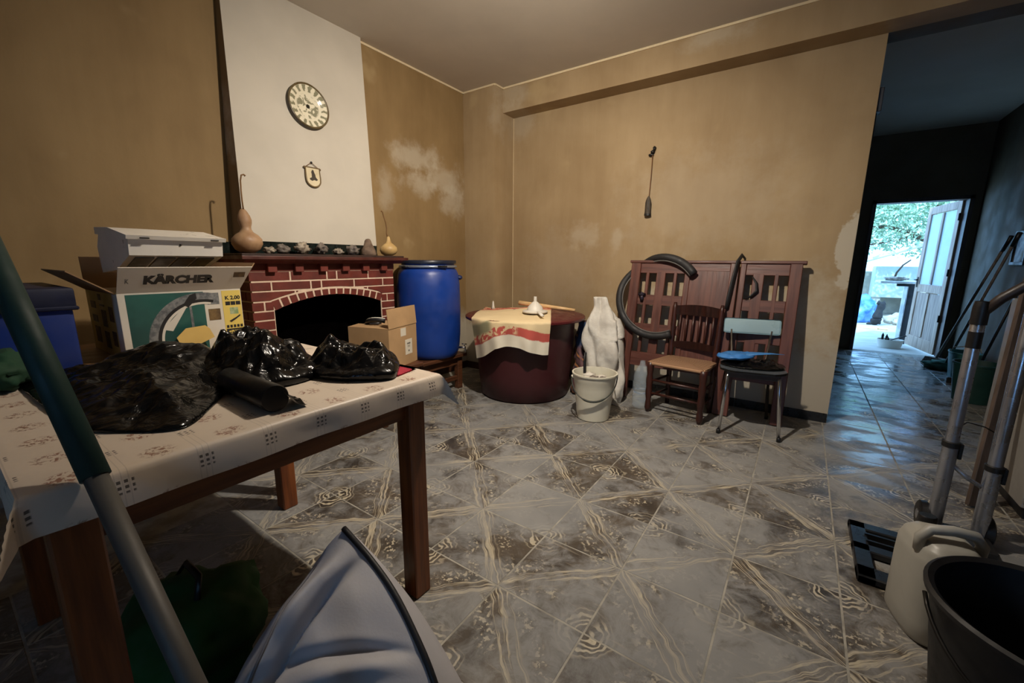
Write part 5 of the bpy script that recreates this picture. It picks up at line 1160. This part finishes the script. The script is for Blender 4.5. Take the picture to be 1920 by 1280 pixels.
# tarp, cat, planter, bench, rubble, plank
b = BM(); blob(b, (0, 0, .22), (.34, .3, .36), 4, .3, 2.2, 5, .0); o = obj('blue_tarp', b, mat('blue_tarp', (44, 104, 196), .5, col2=(110, 160, 220), vs=6, bump=.5, bs=10), None, True); o.location = (4.10, 8.1, -.02); tag(o, 'heap covered with a blue tarpaulin beside the cat', 'tarp')
ctv = [(0, 0, .10), (0, .0, .17), (.012, 0, .25), (.02, 0, .31), (.04, 0, .385), (.105, -.02, .37), (.03, -.02, .14), (.055, -.025, .02), (.0, .05, .05), (.06, .06, .02), (-.06, .03, .03), (-.14, .06, .015), (-.012, .01, .485), (.078, .01, .485)]
cte = [(0, 1), (1, 2), (2, 3), (3, 4), (4, 5), (1, 6), (6, 7), (0, 8), (8, 9), (0, 10), (10, 11), (4, 12), (4, 13)]
cbm = skinned(ctv, cte, [.095, .095, .075, .055, .07, .035, .035, .022, .06, .025, .03, .015, .020, .020], 2)
for ex in (-.012, .078): lathe(cbm, [(.034, 0), (.022, .045), (.002, .085)], (ex, .0, .425), 10)
ct = obj('cat', cbm, mat('black_fur', (26, 24, 26), .8, bump=.4, bs=120), None, True)
ct.location = (4.40, 7.55, -.02); ct.rotation_euler = (0, 0, radians(15)); tag(ct, 'black cat sitting on the patio, head turned right', 'cat')
pln = thing('planter', 'low white tub of odds and ends beside the open door', 'planter', (4.25, 4.66, -.02))
b = BM(); lathe(b, [(0, .002), (.13, .002), (.15, .12), (.156, .125), (.146, .125), (.125, .02), (0, .02)], (0, 0, 0), 36, cap=False, sq=(1, .8)); obj('tub', b, M_WHITEPL, pln, True, 45)
for q, (x, y, hh_) in enumerate(((-.09, 0, .22), (-.04, .03, .20), (-.03, -.03, .17))):
    b = BM(); lathe(b, [(.012, .03), (.016, hh_-.04), (.0, hh_)], (x, y, 0), 10); o = obj('stick', b, M_DARKMETAL, pln, True)
b = BM(); tube(b, [(-.02, 0, .10), (.08, .01, .15), (.17, .02, .19)], .018, 8, flat=.5); obj('black_strip', b, M_BLACK, pln, True)
ob_ = thing('garden_table', 'small outdoor table with pale top and dark leg behind the open door', 'table', (4.30, 5.35, -.02))
M_PB = mat('pale_board', (196, 196, 190), .6)
obj('tabletop', bx(-.22, .26, -.25, .35, .93, .965, .004), M_PB, ob_)
obj('leg', bx(.12, .19, -.2, -.13, .0, .93), M_BLACK, ob_)
for x, y in ((.23, .28), (.16, .30)): obj('leg', bx(x-.02, x+.02, y-.02, y+.02, .0, .93), M_PB, ob_)
obj('rail', bx(-.02, .15, -.21, -.18, .89, .93), M_BLACK, ob_)
b = BM(); tube(b, [(-.02, 0, .0), (.0, 0, .12), (.06, 0, .24), (.14, 0, .32)], [.016, .014, .012, .010], 8); o = obj('curved_branch', b, M_BARK, None, True); o.location = (4.28, 5.35, .95); tag(o, 'dark curved branch standing on the outdoor table', 'branch')
b = BM(); blob(b, (0, 0, .03), (.14, .07, .035), 3, .4, 3, 4, .0); o = obj('rag', b, M_SHELL[0], None, True); o.location = (4.28, 5.30, .946); tag(o, 'pale rag lying on the outdoor table', 'rag')
for q, (x, y, r) in enumerate(((4.70, 8.1, .13), (4.86, 8.3, .16), (4.78, 7.85, .10), (4.98, 7.95, .12))):
    b = BM(); blob(b, (0, 0, r*.6), (r, r*.9, r*.75), 3, .4, 2.4, q+3, .0); o = obj('rubble_stone', b, M_STONE, None, True); o.location = (x, y, -.02); tag(o, ('pale rubble stone nearest the cat', 'largest pale rubble stone by the garden wall', 'small rubble stone in front of the heap', 'rubble stone at the right of the heap')[q], 'stone', 'rubble behind the cat')
b = BM(); box(b, -.35, .35, -.05, .05, .0, .05, .006); o = obj('loose_plank', b, M_LWOOD, None); o.location = (4.02, 6.95, -.02); o.rotation_euler = (0, 0, radians(-12)); tag(o, 'pale loose plank on the patio in front of the cat', 'plank')
b = BM(); tube(b, [(0, 0, 0), (.28, -.12, 0)], .016, 8); o = obj('loose_stick', b, M_LWOOD, None, True); o.location = (4.22, 6.95, -.004); tag(o, 'thin pale stick beside the plank on the patio', 'stick')
